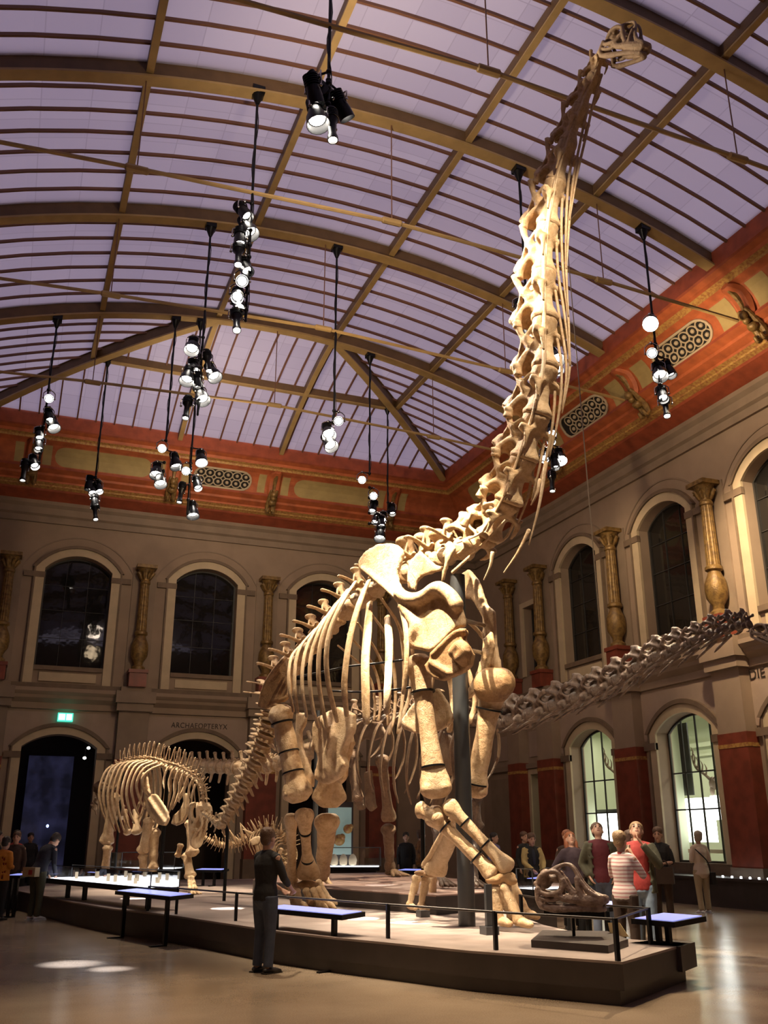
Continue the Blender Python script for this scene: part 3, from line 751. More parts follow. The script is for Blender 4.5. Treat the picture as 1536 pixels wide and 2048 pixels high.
# ================================================================ bones
def unit_vertebra(kind):
    """one vertebra along +X (head end), +Z up, centrum about 1 long"""
    mb = MB()
    if kind == 'cervical':
        mb.lathe([(.05, -.50), (.20, -.49), (.22, -.42), (.13, -.2), (.11, .1), (.18, .36), (.20, .45), (.14, .54), (.04, .57)], (0, 0, -.03), 12, Matrix.Rotation(PI / 2, 3, 'Y'))
        mb.tube([(-.20, 0, .08), (-.05, 0, .2), (.12, 0, .12)], [.12, .14, .11], 8, ref=(0, 1, 0), flat=1.0, k=2)
        mb.tube([(-.10, 0, .15), (-.14, 0, .36), (-.20, 0, .50)], [.15, .14, .17], 8, ref=(1, 0, 0), flat=.42, k=2)
        mb.ell((-.20, 0, .54), (.20, .10, .10)); mb.ell((-.00, .03, .46), (.11, .06, .07)); mb.ell((-.34, .04, .48), (.09, .06, .07)); mb.ell((-.24, -.05, .60), (.08, .06, .06))
        for s in (-1, 1):
            mb.tube([(.0, s * .09, .18), (.26, s * .16, .32), (.50, s * .19, .37)], [.075, .055, .08], 7, k=2)
            mb.tube([(-.12, s * .09, .24), (-.36, s * .16, .36), (-.56, s * .19, .34)], [.075, .06, .08], 7, k=2)
            mb.tube([(-.22, s * .07, .50), (-.46, s * .15, .38)], [.05, .045], 6)
            mb.tube([(-.10, s * .05, .46), (.2, s * .13, .30)], [.045, .04], 6)
            mb.tube([(.34, s * .14, .06), (.16, s * .16, .2), (.0, s * .1, .22)], [.045, .04, .05], 6, k=2)
            mb.tube([(.12, s * .12, -.02), (.12, s * .26, -.10), (.2, s * .28, -.14)], [.09, .07, .055], 7, k=2)
            mb.tube([(.2, s * .12, -.14), (.05, s * .24, -.2), (-.3, s * .22, -.22)], [.055, .055, .03], 6, k=2)
    elif kind == 'dorsal':
        mb.lathe([(.05, -.40), (.34, -.38), (.36, -.30), (.24, -.05), (.26, .15), (.33, .32), (.26, .42), (.08, .47)], (0, 0, 0), 12, Matrix.Rotation(PI / 2, 3, 'Y'))
        mb.tube([(0, 0, .2), (-.04, 0, .55)], [.22, .16], 8, ref=(0, 1, 0), flat=.8)
        mb.tube([(-.04, 0, .5), (-.12, 0, .95), (-.16, 0, 1.28)], [.13, .10, .13], 8, ref=(0, 1, 0), flat=1.3, k=2)
        mb.ell((-.17, 0, 1.34), (.20, .22, .12))
        for s in (-1, 1):
            mb.tube([(0, s * .14, .5), (-.02, s * .5, .72), (-.04, s * .82, .78)], [.13, .09, .10], 8, ref=(1, 0, 0), flat=.6, k=2)
            mb.tube([(-.02, s * .3, .62), (-.1, s * .12, 1.1)], [.05, .05], 6)
            mb.tube([(.02, s * .1, .5), (.34, s * .16, .58)], [.09, .07], 6); mb.tube([(-.04, s * .1, .55), (-.38, s * .14, .5)], [.09, .07], 6)
            mb.ell((.08, s * .22, .22), (.1, .1, .12))
    elif kind == 'caudal':
        mb.lathe([(.06, -.44), (.36, -.42), (.38, -.32), (.27, 0), (.35, .30), (.36, .42), (.08, .45)], (0, 0, 0), 10, Matrix.Rotation(PI / 2, 3, 'Y'))
        mb.tube([(0, 0, .2), (-.14, 0, .50), (-.26, 0, .74)], [.18, .13, .15], 7, ref=(1, 0, 0), flat=.7, k=2); mb.ell((-.27, 0, .76), (.16, .14, .08))
        mb.tube([(0, -.52, .10), (0, 0, .14), (0, .52, .10)], [.11, .16, .11], 7, k=2)
        for s in (-1, 1): mb.tube([(.05, s * .1, .3), (.42, s * .12, .42)], [.08, .07], 6)
        mb.tube([(-.40, 0, -.26), (-.48, 0, -.56), (-.58, 0, -.80)], [.13, .11, .09], 7, ref=(0, 1, 0), flat=.8, k=2)
    elif kind == 'spined':        # tall, deeply cleft spines
        mb.lathe([(.05, -.40), (.30, -.38), (.22, 0), (.30, .36), (.08, .44)], (0, 0, 0), 10, Matrix.Rotation(PI / 2, 3, 'Y'))
        mb.tube([(0, 0, .2), (-.04, 0, .5)], [.2, .14], 8, ref=(0, 1, 0))
        for s in (-1, 1):
            mb.tube([(-.04, s * .06, .45), (-.06, s * .14, 1.3), (0, s * .2, 2.05)], [.10, .08, .10], 7, ref=(1, 0, 0), flat=.7, k=2)
            mb.tube([(0, s * .14, .45), (-.02, s * .6, .62)], [.10, .09], 7)
            mb.tube([(.02, s * .1, .45), (.4, s * .14, .52)], [.07, .06], 6)
    return mb
VM = {}
def vmesh(kind, m_):
    k = (kind, m_.name)
    if k not in VM:
        me = unit_vertebra(kind).mesh(kind + '_vertebra', m_, 0)
        VM[k] = organic(me, .035 if kind != 'spined' else .045, 3, .5)
    return VM[k]
def frame(p, x, up, sx, sy, sz, base):
    x = Vector(x).normalized(); up = Vector(up); z = (up - x * up.dot(x)).normalized(); y = z.cross(x)
    M = Matrix.Identity(4)
    for i, (a, s) in enumerate(((x, sx), (y, sy), (z, sz))):
        for r in range(3): M[r][i] = a[r] * s
    M.translation = Vector(p) - base
    return M
def vertebrae(name, kind, m_, P, sizes, up, root, gap=1.0, jit=.05, flip=False):
    """P: nodes from tail end to head end; a vertebra between each pair; sizes: (width, height) factors"""
    n = len(P) - 1; base = wloc(root); out = []
    S = sizes if len(sizes) == n else [tuple(lerpl([s[k] for s in sizes], n)[i] for k in range(2)) for i in range(n)]
    for i in range(n):
        a, b = Vector(P[i]), Vector(P[i + 1]); L_ = (b - a).length * gap
        u = up(i / max(1, n - 1)) if callable(up) else up
        o = link(name, vmesh(kind, m_), root, frame((a + b) / 2, (b - a), u, L_, S[i][0] * (1 + random.uniform(-jit, jit)), S[i][1] * (1 + random.uniform(-jit, jit)), base))
        out.append(o)
    return out
def long_bone(name, a, b, m_, root, r=.1, top=(2.2, 1.2), bot=(2.0, 1.2), side=None, bow=0, bowdir=None, voxel=.03, knobs=True, lab=None, mid=None):
    """shaft from a to b; top/bot = (width, depth) of the ends as multiples of r, width along side"""
    a, b = Vector(a), Vector(b); d = (b - a); L_ = d.length; t = d.normalized()
    side = Vector(side) if side is not None else RT
    side = (side - t * side.dot(t)).normalized(); dp = t.cross(side)
    mb = MB(); bd = Vector(bowdir) if bowdir is not None else dp
    ts = [.03, .10, .2, .35, .5, .65, .8, .9, .97]
    ws = [top[0] * .9, top[0], top[0] * .72, 1.12, 1.0, 1.08, bot[0] * .72, bot[0], bot[0] * .92]
    ds = [top[1] * .85, top[1], top[1] * .9, 1.0, .95, 1.0, bot[1] * .9, bot[1], bot[1] * .9]
    P = [a + d * k + bd * bow * math.sin(PI * k) for k in ts]
    mb.tube(P, [r * w_ for w_ in ws], 12, ref=side, flat=[q / w_ for q, w_ in zip(ds, ws)], k=2)
    if knobs:
        R3 = Matrix((side, dp, t)).transposed()
        mb.ell(a + t * .06 * L_ + side * r * top[0] * .42, (r * top[0] * .62, r * top[1] * 1.05, L_ * .055), R3)
        mb.ell(a + t * .08 * L_ - side * r * top[0] * .5, (r * top[0] * .5, r * top[1] * .9, L_ * .06), R3)
        for s in (-1, 1): mb.ell(b - t * .05 * L_ + side * s * r * bot[0] * .48, (r * bot[0] * .55, r * bot[1] * 1.1, L_ * .055), R3)
    return opart(name, mb, m_, root, voxel, 3, lab)
def band_clamp(a, b, t, r, root, m_=None):
    a, b = Vector(a), Vector(b); p = a.lerp(b, t); d = (b - a).normalized(); mb = MB()
    mb.tube([p - d * .012, p + d * .012], [r, r], 14, rnd=False); return part('mount_band', mb, m_ or M_BLACK, root)
def rib_bone(P, r, m_, root, flat=.45, ref=None, name='rib'):
    mb = MB(); mb.tube(P, r, 8, k=4, flat=flat, ref=ref); return part(name, mb, m_, root, 0)
def blade(name, P, m_, root, thick=.07, ridges=(), voxel=.03, smooth=6, bulge=None):
    """flat bone from an outline; ridges = [(points, radius)]"""
    P = [Vector(p) for p in P]; c = sum(P, Vector()) / len(P); nrm = Vector()
    for i in range(len(P)): nrm += (P[i] - c).cross(P[(i + 1) % len(P)] - c)
    nrm.normalize(); mb = MB(); mb.plate(P, nrm * thick)
    for q, r in ridges: mb.tube(q, r, 8, k=3)
    return opart(name, mb, m_, root, voxel, smooth)
def skull_mesh(m_):
    mb = MB(); Wd = .15
    for s in (-1, 1):
        y = s * Wd
        mb.tube([(.03, y * .7, .34), (.10, y, .50), (.22, y * 1.05, .57), (.34, y * .9, .55), (.40, y * .95, .40), (.36, y * 1.15, .27), (.22, y * 1.3, .22), (.08, y * 1.1, .25), (.03, y * .7, .34)], [.035, .04, .04, .04, .045, .045, .04, .035, .035], 8, k=3)
        mb.tube([(.22, y * .8, .57), (.34, y * .5, .66), (.47, y * .35, .70), (.57, y * .45, .62), (.66, y * .6, .44), (.80, y * .7, .27), (.93, y * .6, .22)], [.04, .035, .03, .03, .035, .05, .05], 8, k=3)
        mb.tube([(.40, y * .95, .46), (.48, y * .9, .33), (.56, y * .85, .24)], [.05, .04, .05], 8, k=2)
        mb.tube([(.60, y * .75, .50), (.62, y * .9, .34), (.66, y * .9, .22)], [.035, .035, .05], 8, k=2)
        mb.tube([(.30, y * 1.2, .24), (.42, y * 1.1, .17), (.6, y * .95, .17), (.80, y * .8, .16), (.96, y * .5, .17)], [.05, .06, .075, .085, .075], 8, k=2, ref=(0, 0, 1), flat=.7)
        mb.tube([(.04, y * 1.1, .3), (.05, y * 1.2, .12), (.10, y * 1.2, .04)], [.045, .04, .05], 8, k=2)
        mb.tube([(.10, y * 1.2, .14), (.26, y * 1.15, .13), (.36, y * 1.1, .18)], [.035, .03, .04], 8, k=2)
        mb.tube([(.08, y * 1.15, .02), (.28, y * 1.1, .0), (.5, y * 1.0, .02), (.75, y * .8, .035), (.93, y * .45, .04)], [.04, .065, .055, .05, .055], 8, k=2, ref=(0, 0, 1), flat=.6)
        for k in range(9):
            x = .62 + .04 * k; yy = y * (.93 - .05 * k)
            mb.tube([(x, yy, .12), (x + .012, yy, .055)], [.02, .012], 6)
    mb.tube([(.93, -.09, .20), (1.0, 0, .19), (.93, .09, .20)], [.07, .08, .07], 8, k=2, ref=(0, 0, 1), flat=.8)
    mb.tube([(.92, -.07, .04), (.97, 0, .045), (.92, .07, .04)], [.05, .055, .05], 8, k=2)
    mb.tube([(.12, -.12, .52), (.14, 0, .55), (.12, .12, .52)], .06, 8, k=2); mb.tube([(.30, -.10, .60), (.30, 0, .61), (.30, .10, .60)], .045, 8, k=2)
    mb.ell((.08, 0, .40), (.09, .11, .13)); mb.ell((.0, 0, .36), (.05, .06, .05)); mb.tube([(.1, -.14, .1), (.1, 0, .2), (.1, .14, .1)], .04, 8, k=2)
    mb.ell((.12, 0, .42), (.12, .13, .14)); mb.ell((.30, 0, .46), (.16, .10, .07)); mb.tube([(.45, 0, .20), (.7, 0, .20), (.92, 0, .19)], [.09, .10, .08], 8, k=2, ref=(0, 1, 0), flat=.5)
    me = mb.mesh('skull', m_, 0)
    return organic(me, .013, 2, .5)
def interp_l(P, Lr, S):
    """pixel path with lateral offsets interpolated"""
    Ls = lerpl(list(Lr), len(P)); return [S(p[0], p[1], l) for p, l in zip(P, Ls)]

# ================================================================ the great sauropod in front (head under the roof)
B = Side((6.35, 13.2), (.35, -.937))
bl = Vector((5.6, 15.6, .42))
big = thing('sauropod_skeleton', bl, 'towering long-necked dinosaur skeleton in front, its head up under the glass roof', 'dinosaur skeleton')
ZUP = Vector((0, 0, 1))
MBN = M_BONE
# neck, from the shoulders up: nodes in the picture on the animal's midline
NK = [(925, 1097), (975, 1072), (1014, 1004), (1037, 918), (1063, 832), (1080, 738), (1079, 642), (1077, 548), (1085, 452), (1101, 366), (1126, 287), (1152, 215), (1180, 152), (1204, 106)]
NP = [B(x + (8 if 130 < y < 1000 else 0), y, 0) for x, y in NK]
bk = -B.F * .9 + ZUP * .45
vertebrae('cervical_vertebra', 'cervical', MBN, NP, [(1.2, .95), (1.25, 1.05), (1.28, 1.05), (1.2, .98), (1.05, .85), (.8, .66), (.55, .45)], lambda t: (ZUP * 1.0 - B.F * .6).lerp(-B.F, min(1, t * 3)), big, 1.06)
for k in range(1, 12):                      # long thin cervical ribs trailing down each side
    for s in (-1, 1):
        w_ = .26 - .016 * k
        q = [NP[k + 1] + B.L * s * w_ * .8 + B.F * .10, NP[k] + B.L * s * w_ + B.F * (.13 if s < 0 else .2), NP[k - 1] + B.L * s * (w_ + .04) + B.F * (.15 if s < 0 else .28)]
        if k > 1 and k > 3: q.append(NP[k - 2] + B.L * s * (w_ + .06) + B.F * (.18 if s < 0 else .34))
        if k > 6: q.append(NP[k - 3] + B.L * s * (w_ + .06) + B.F * (.19 if s < 0 else .36))
        rib_bone(q, [.028] + [.024] * (len(q) - 2) + [.012], M_BONE2, big, .8, name='cervical_rib')
for a, b_ in (((1092, 925), (1058, 1090)), ((1080, 960), (1062, 1010)), ((1058, 1060), (1008, 1145)), ((985, 1105), (968, 1160)), ((905, 1145), (1010, 1040))):
    rib_bone([B(*a, -.15), B((a[0] + b_[0]) / 2 + 4, (a[1] + b_[1]) / 2, -.15), B(*b_, -.15)], [.035, .025, .012], M_BONE2, big, .7, name='cervical_rib')
# skull on top of the neck
sk = skull_mesh(M_GREYBONE)
a, b_ = B(1205, 107, 0), B(1283, 96, 0)
hx = (b_ - a).normalized()
link('skull', sk, big, frame(a - hx * .02 - ZUP * .18, hx, ZUP, .86, .95, .84, bl))
# trunk: vertebrae from hips to neck
DP = [(556, 1372), (578, 1345), (602, 1318), (628, 1290), (654, 1262), (682, 1232), (712, 1206), (744, 1184), (778, 1164), (812, 1148), (846, 1134), (885, 1116), (925, 1100)]
DPW = [B(x, y, 0) for x, y in DP]
vertebrae('dorsal_vertebra', 'dorsal', MBN, DPW, [(.62, .42), (.62, .44), (.62, .46)], ZUP, big, .95)
SP = [B(x, y, 0) for x, y in ((548, 1402), (551, 1388), (556, 1372))]
vertebrae('sacral_vertebra', 'dorsal', MBN, SP, [(.6, .42)], ZUP, big, 1.1)
TP = [(441, 1652), (450, 1638), (458, 1624), (466, 1610), (474, 1596), (482, 1581), (490, 1566), (498, 1550), (506, 1534), (514, 1517), (521, 1500), (528, 1482), (534, 1463), (540, 1443), (544, 1422), (548, 1402)]
TPW = [B(x, y, 0) for x, y in TP]
vertebrae('caudal_vertebra', 'caudal', MBN, TPW, [(.30, .30), (.38, .42), (.50, .56), (.60, .64)], lambda t: (ZUP * .75 - B.F * .2), big, .85)
TE = [B(x, y, 0) for x, y in ((405, 1626), (412, 1629), (419, 1633), (426, 1639), (433, 1646), (441, 1652))]
vertebrae('caudal_vertebra', 'caudal', MBN, TE, [(.10, .12), (.2, .22)], ZUP, big, .95)
# ribs, near side (traced) and far side (mirrored over the midline)
cz = lambda u, v: (500 + u / 2.56, 1050 + v / 2.56)
RB = [([(745, 330), (778, 430), (800, 560), (800, 720), (785, 860)], .055), ([(700, 470), (712, 600), (708, 760), (703, 860), (700, 960)], .085),
      ([(612, 400), (600, 560), (590, 700), (592, 860), (596, 1010)], .10), ([(608, 285), (560, 400), (515, 560), (488, 740), (484, 860), (495, 975)], .075),
      ([(540, 290), (470, 400), (410, 540), (390, 680), (402, 820), (425, 920), (445, 1005)], .065), ([(500, 330), (420, 450), (365, 590), (350, 740), (362, 880), (392, 1030)], .06),
      ([(440, 400), (365, 520), (315, 660), (306, 800), (322, 940), (350, 1035)], .055), ([(385, 470), (305, 590), (272, 710), (268, 840), (290, 980)], .05),
      ([(335, 530), (260, 620), (232, 720), (230, 850), (245, 960)], .05), ([(285, 590), (220, 660), (200, 740), (202, 850), (222, 955)], .045)]
for P_, r in RB:
    Ls = [-.38, -.78, -.95, -.98, -.92, -.8, -.7][:len(P_)]
    q = [B(*cz(*p), l) for p, l in zip(P_, Ls)]
    rib_bone(q, [r * .7] + [r] * (len(q) - 2) + [r * .8], MBN, big, .4, ref=B.F)
    # its partner on the other flank
    q2 = [p - B.L * (2 * B.off(p)) for p in q]
    rib_bone(q2, [r * .6] + [r * .8] * (len(q2) - 2) + [r * .7], MBN, big, .4, ref=B.F)
# right shoulder blade with its fused plate below
z7 = lambda u, v: (700 + u / 4.267, 1060 + v / 4.267)
lat = lambda v: -.62 - .22 * min(1, max(0, v / 1000))
def zp(u, v, dl=0): return B(*z7(u, v), lat(v) + dl)
blade('scapula', [zp(*p) for p in [(78, 300), (95, 240), (145, 180), (250, 122), (330, 115), (405, 125), (450, 165), (460, 210), (440, 280), (408, 370), (415, 440), (450, 500), (500, 540), (560, 550), (625, 535), (670, 500), (705, 465), (745, 452), (800, 480), (870, 545), (925, 640), (955, 740), (968, 820),
      (900, 845), (840, 900), (780, 965), (700, 1035), (620, 1010), (540, 1015), (485, 1000), (480, 950), (520, 890), (550, 830), (520, 760), (470, 680), (420, 620), (380, 575), (300, 500), (190, 400), (95, 345)]],
      MBN, big, .09, [([zp(u, v, -.10) for u, v in [(410, 540), (480, 580), (560, 590), (640, 560), (720, 500), (780, 500), (860, 560), (920, 650)]], .11),
      ([zp(u, v, -.05) for u, v in [(450, 640), (520, 740), (560, 830), (520, 920), (500, 980)]], .10), ([zp(u, v, -.03) for u, v in [(110, 330), (220, 420), (380, 560), (450, 640)]], .05),
      ([zp(u, v, 0) for u, v in [(500, 985), (600, 995), (700, 1015), (790, 940), (900, 830)]], .055), ([zp(u, v, .02) for u, v in [(925, 650), (960, 760), (965, 820)]], .06)], .028, 5)
blade('coracoid', [zp(*p) for p in [(700, 1050), (760, 995), (840, 915), (910, 860), (985, 845), (1000, 880), (975, 930), (1010, 985), (1050, 1060), (1040, 1150), (975, 1215), (880, 1255), (800, 1290), (730, 1270), (665, 1210), (655, 1150), (690, 1110)]],
      M_ROUGHBONE, big, .12, [([zp(u, v, -.06) for u, v in [(705, 1070), (760, 1010), (840, 930), (920, 868), (985, 862)]], .045), ([zp(u, v, -.1) for u, v in [(880, 1060), (940, 990), (985, 1040), (930, 1100)]], .10), ([zp(u, v, -.05) for u, v in [(690, 1130), (760, 1170), (860, 1230)]], .06)], .025, 3)
# a front dorsal rib plate and spine behind the blade
blade('dorsal_rib_head', [B(*z7(*p), -.35) for p in [(600, 175), (680, 250), (740, 300), (800, 310), (780, 350), (690, 370), (620, 400), (580, 440), (560, 520), (500, 500), (490, 400), (510, 270)]], MBN, big, .07, voxel=.03, smooth=4)
blade('dorsal_rib_head', [B(*z7(*p), -.4) for p in [(850, 90), (880, 110), (905, 160), (880, 210), (840, 290), (800, 420), (785, 460), (790, 370), (815, 270), (815, 180), (830, 110)]], MBN, big, .07, voxel=.028, smooth=4)
for (u0, v0), (u1, v1) in (((460, 100), (510, 230)), ((610, 70), (640, 180)), ((745, 40), (770, 170))):
    p, q = B(*z7(u0, v0), 0), B(*z7(u1, v1), 0); mb = MB()
    mb.tube([q, q.lerp(p, .5), p], [.14, .11, .13], 10, k=2, ref=B.F, flat=.6); mb.ell(p, (.16, .18, .10)); opart('neural_spine', mb, MBN, big, .03, 3)
# left shoulder blade, seen on edge
blade('scapula', [B(*p, .75) for p in [(920, 1150), (938, 1138), (958, 1160), (975, 1210), (990, 1222), (994, 1290), (1004, 1345), (990, 1400), (975, 1402), (958, 1345), (968, 1290), (966, 1235), (946, 1200), (926, 1196)]], MBN, big, .08, [([B(x, y, .72) for x, y in ((940, 1145), (968, 1212), (974, 1270), (985, 1330))], .05)], .03, 4)
blade('coracoid', [B(*p, .55) for p in [(968, 1278), (984, 1262), (990, 1290), (980, 1330), (964, 1370), (938, 1400), (930, 1392), (955, 1345), (965, 1310)]], MBN, big, .08, (), .03, 4)
# breast plate
blade('sternal_plate', [B(*p, l) for p, l in [((803, 1440), -.5), ((822, 1412), -.5), ((850, 1385), -.45), ((878, 1375), -.4), ((900, 1410), -.3), ((908, 1440), -.3), ((895, 1455), -.3), ((860, 1470), -.4), ((832, 1468), -.45), ((806, 1458), -.5)]], M_BONE2, big, .07, (), .03, 4)
# right foreleg, striding forward
sh, el = B(836, 1312, -.66), B(874, 1592, -.60)
long_bone('humerus', sh, el, MBN, big, .135, (1.6, 1.3), (1.75, 1.15), side=RT, voxel=.032)
for t, r in ((.27, .19), (.80, .18)): band_clamp(sh, el, t, r, big)
ft = onz(1030, 1850, .50); f1 = B(1000, 1752, B.off(ft) - .12)
long_bone('ulna', B(858, 1622, -.62), B(990, 1752, B.off(f1)), MBN, big, .088, (1.9, 1.4), (1.5, 1.2), side=RT, voxel=.028)
long_bone('radius', B(892, 1605, -.52), B(1020, 1740, B.off(f1) + .12), MBN, big, .082, (1.6, 1.3), (1.65, 1.3), side=RT, voxel=.028)
long_bone('olecranon', B(838, 1618, -.66), B(880, 1640, -.6), MBN, big, .10, (1.5, 1), (1.2, 1), side=UP, voxel=.028, knobs=False)
for t in (.25, .72): band_clamp(B(858, 1622, -.62), B(990, 1752, B.off(f1)), t, .115, big)
for t in (.3, .62): band_clamp(B(892, 1605, -.52), B(1020, 1740, B.off(f1) + .12), t, .10, big)
mb = MB(); mb.ell(B(990, 1760, B.off(f1)), (.16, .13, .07)); mb.ell(B(1012, 1752, B.off(f1) + .1), (.15, .13, .07)); mb.ell(B(1022, 1762, B.off(f1) + .1), (.10, .1, .06)); opart('carpal', mb, M_ROUGHBONE, big, .025, 2)
def toes(prefix, tops, bots, zt, r, root, m_, l0, side=RT, claw=True):
    for i, (a, b_) in enumerate(zip(tops, bots)):
        bw = onz(b_[0], b_[1], zt); aw = B(a[0], a[1], B.off(bw) + l0) if root is big else bw + Vector((0, 0, .5))
        long_bone('metacarpal', aw, bw, m_, root, r, (1.3, 1.1), (1.25, 1.1), side=side, voxel=.02, knobs=False)
        mb = MB(); mb.ell(bw + B.F * .06 + Vector((0, 0, .02)), (r * 1.3, r * 1.5, r * .9)); mb.ell(bw + B.F * .15 - Vector((0, 0, .0)), (r * 1.0, r * 1.2, r * .7))
        opart('phalanx', mb, m_, root, .02, 2)
toes('f', [(988, 1772), (994, 1770), (1008, 1768), (1022, 1764)], [(1000, 1846), (1027, 1838), (1040, 1848), (1056, 1832)], .52, .072, big, MBN, -.05)
# left foreleg, pushing off behind
sh, el = B(990, 1352, .62), B(948, 1592, .60)
long_bone('humerus', sh, el, MBN, big, .15, (2.0, 1.3), (1.35, 1.0), side=RT, voxel=.035)
for t, r in ((.28, .22), (.9, .18)): band_clamp(sh, el, t, r, big)
mb = MB(); mb.ell(B(985, 1372, .6), (.34, .26, .30)); mb.ell(B(1005, 1365, .66), (.22, .2, .24)); opart('humerus_head', mb, M_ROUGHBONE, big, .035, 4)
ft = onz(850, 1818, .50); f2 = B(856, 1742, B.off(ft) - .1)
long_bone('ulna', B(930, 1612, .6), B(868, 1745, B.off(f2)), M_BONE2, big, .135, (1.1, .9), (1.5, .9), side=RT, voxel=.03)
long_bone('radius', B(918, 1610, .5), B(848, 1735, B.off(f2) - .1), MBN, big, .055, (1.3, 1.1), (1.3, 1.1), side=RT, voxel=.022)
mb = MB(); mb.ell(B(843, 1746, B.off(f2)), (.14, .12, .05)); mb.ell(B(862, 1749, B.off(f2)), (.15, .12, .05)); opart('carpal', mb, M_ROUGHBONE, big, .025, 2)
toes('f', [(834, 1752), (852, 1755), (866, 1754)], [(820, 1815), (843, 1817), (864, 1812)], .50, .07, big, M_BONE2, -.02)
# pelvis
blade('ilium', [B(*cz(*p), l) for p, l in [((45, 935), -.7), ((48, 880), -.7), ((70, 820), -.68), ((110, 750), -.62), ((165, 680), -.55), ((185, 668), -.5), ((200, 720), -.5), ((215, 800), -.5), ((215, 870), -.55), ((180, 905), -.6), ((120, 915), -.65), ((80, 945), -.7)]], M_ROUGHBONE, big, .08, [([B(*cz(u, v), -.68) for u, v in [(50, 930), (75, 830), (120, 750), (175, 685)]], .05)], .03, 4)
for P_, l in (([(330, 1045), (345, 990), (400, 960), (460, 930), (530, 965), (535, 1040), (500, 1120), (480, 1180), (500, 1230), (470, 1275), (420, 1310), (360, 1305), (345, 1260), (360, 1200), (335, 1130)], -.25), ):
    blade('pubis', [B(*cz(*p), l) for p in P_], M_BONE2, big, .16, [([B(*cz(u, v), l - .1) for u, v in [(380, 990), (420, 1080), (400, 1180), (400, 1260)]], .10), ([B(*cz(u, v), l) for u, v in [(350, 1280), (400, 1300), (460, 1265)]], .10)], .035, 5)
blade('pubis', [B(*cz(*p), .3) for p in [(470, 1080), (520, 1050), (530, 1120), (500, 1220), (490, 1300), (460, 1330), (440, 1280), (450, 1180)]], MBN, big, .12, (), .035, 4)
blade('ischium', [B(*cz(*p), -.2) for p in [(240, 960), (290, 960), (290, 1010), (265, 1060), (270, 1140), (300, 1220), (330, 1300), (325, 1345), (290, 1330), (260, 1240), (245, 1150), (235, 1060)]], M_BONE2, big, .08, (), .03, 4)
# right hind leg
hp, kn = B(*cz(150, 935), -.62), B(*cz(250, 1400), -.42)
long_bone('femur', hp, kn, MBN, big, .175, (1.35, 1.0), (1.55, 1.1), side=RT, voxel=.035)
for t, r in ((.18, .22), (.5, .19), (.72, .2)): band_clamp(hp, kn, t, r, big)
z5 = lambda u, v: (500 + u / 2.56, 1500 + v / 2.56)
ff = onz(600, 1805, .5); lo = B.off(ff)
long_bone('tibia', B(*z5(275, 310), -.35), B(*z5(300, 650), lo), MBN, big, .090, (2.0, 1.3), (2.5, 1.3), side=RT, voxel=.03)
long_bone('fibula', B(*z5(210, 330), -.45), B(*z5(215, 700), lo - .1), MBN, big, .08, (1.7, 1.2), (1.5, 1.2), side=RT, voxel=.028)
for t in (.3, .72): band_clamp(B(*z5(275, 310), -.35), B(*z5(300, 650), lo), t, .12, big)
mb = MB(); mb.ell(B(*z5(285, 690), lo), (.24, .18, .09)); mb.ell(B(*z5(215, 700), lo - .08), (.14, .14, .12)); opart('ankle_bone', mb, M_ROUGHBONE, big, .028, 2)
for (u0, v0), (u1, v1) in (((205, 715), (225, 785)), ((240, 715), (255, 792)), ((285, 712), (310, 790)), ((320, 710), (355, 795)), ((345, 705), (395, 795))):
    bw = onz(*z5(u1, v1), .5); aw = B(*z5(u0, v0), B.off(bw) - .12)
    long_bone('metatarsal', aw, bw, MBN, big, .06, (1.3, 1.1), (1.3, 1.1), side=RT, voxel=.02, knobs=False)
    mb = MB(); mb.tube([bw, bw + B.F * .12 + Vector((0, 0, .0)), bw + B.F * .24 - Vector((0, 0, .04))], [.075, .06, .02], 8, k=2); part('toe_claw', mb, MBN, big, 0)
# left hind leg
long_bone('femur', B(*cz(420, 985), .35), B(*cz(405, 1420), .55), MBN, big, .185, (1.2, 1.0), (1.75, 1.1), side=RT, voxel=.04)
ff = onz(655, 1795, .5)
long_bone('tibia', B(*z5(395, 345), .55), B(*z5(365, 650), B.off(ff) - .1), MBN, big, .14, (1.75, 1.1), (1.0, 1.0), side=RT, voxel=.03)
long_bone('fibula', B(*z5(430, 350), .65), B(*z5(385, 640), B.off(ff) - .1), MBN, big, .08, (1.4, 1.0), (1.2, 1.0), side=RT, voxel=.028)
for (u0, v0), (u1, v1) in (((350, 660), (390, 745)), ((385, 655), (440, 740)), ((345, 670), (410, 775))):
    bw = onz(*z5(u1, v1), .52); aw = B(*z5(u0, v0), B.off(bw) - .1)
    long_bone('metatarsal', aw, bw, M_BONE2, big, .06, (1.3, 1.1), (1.3, 1.1), side=RT, voxel=.02, knobs=False)
    mb = MB(); mb.tube([bw, bw + B.F * .12, bw + B.F * .2 - Vector((0, 0, .04))], [.07, .06, .02], 8, k=2); part('toe_claw', mb, M_BONE2, big, 0)
# steel that carries it: struts between the shoulder blades and a rod along the ribs
for a, b_ in (((930, 1241), (968, 1251)), ((940, 1301), (962, 1305))):
    mb = MB(); mb.tube([B(*a, -.5), B(*b_, .6)], .035, 8, rnd=False); part('mount_strut', mb, M_CHROME, big)
for P_ in ([(245, 775), (360, 755), (500, 725), (620, 712), (780, 692)], [(420, 850), (560, 855), (700, 848), (820, 832)]):
    rib_bone([B(*cz(*p), -.85) for p in P_], .018, M_BLACK, big, 1, name='mount_rod')
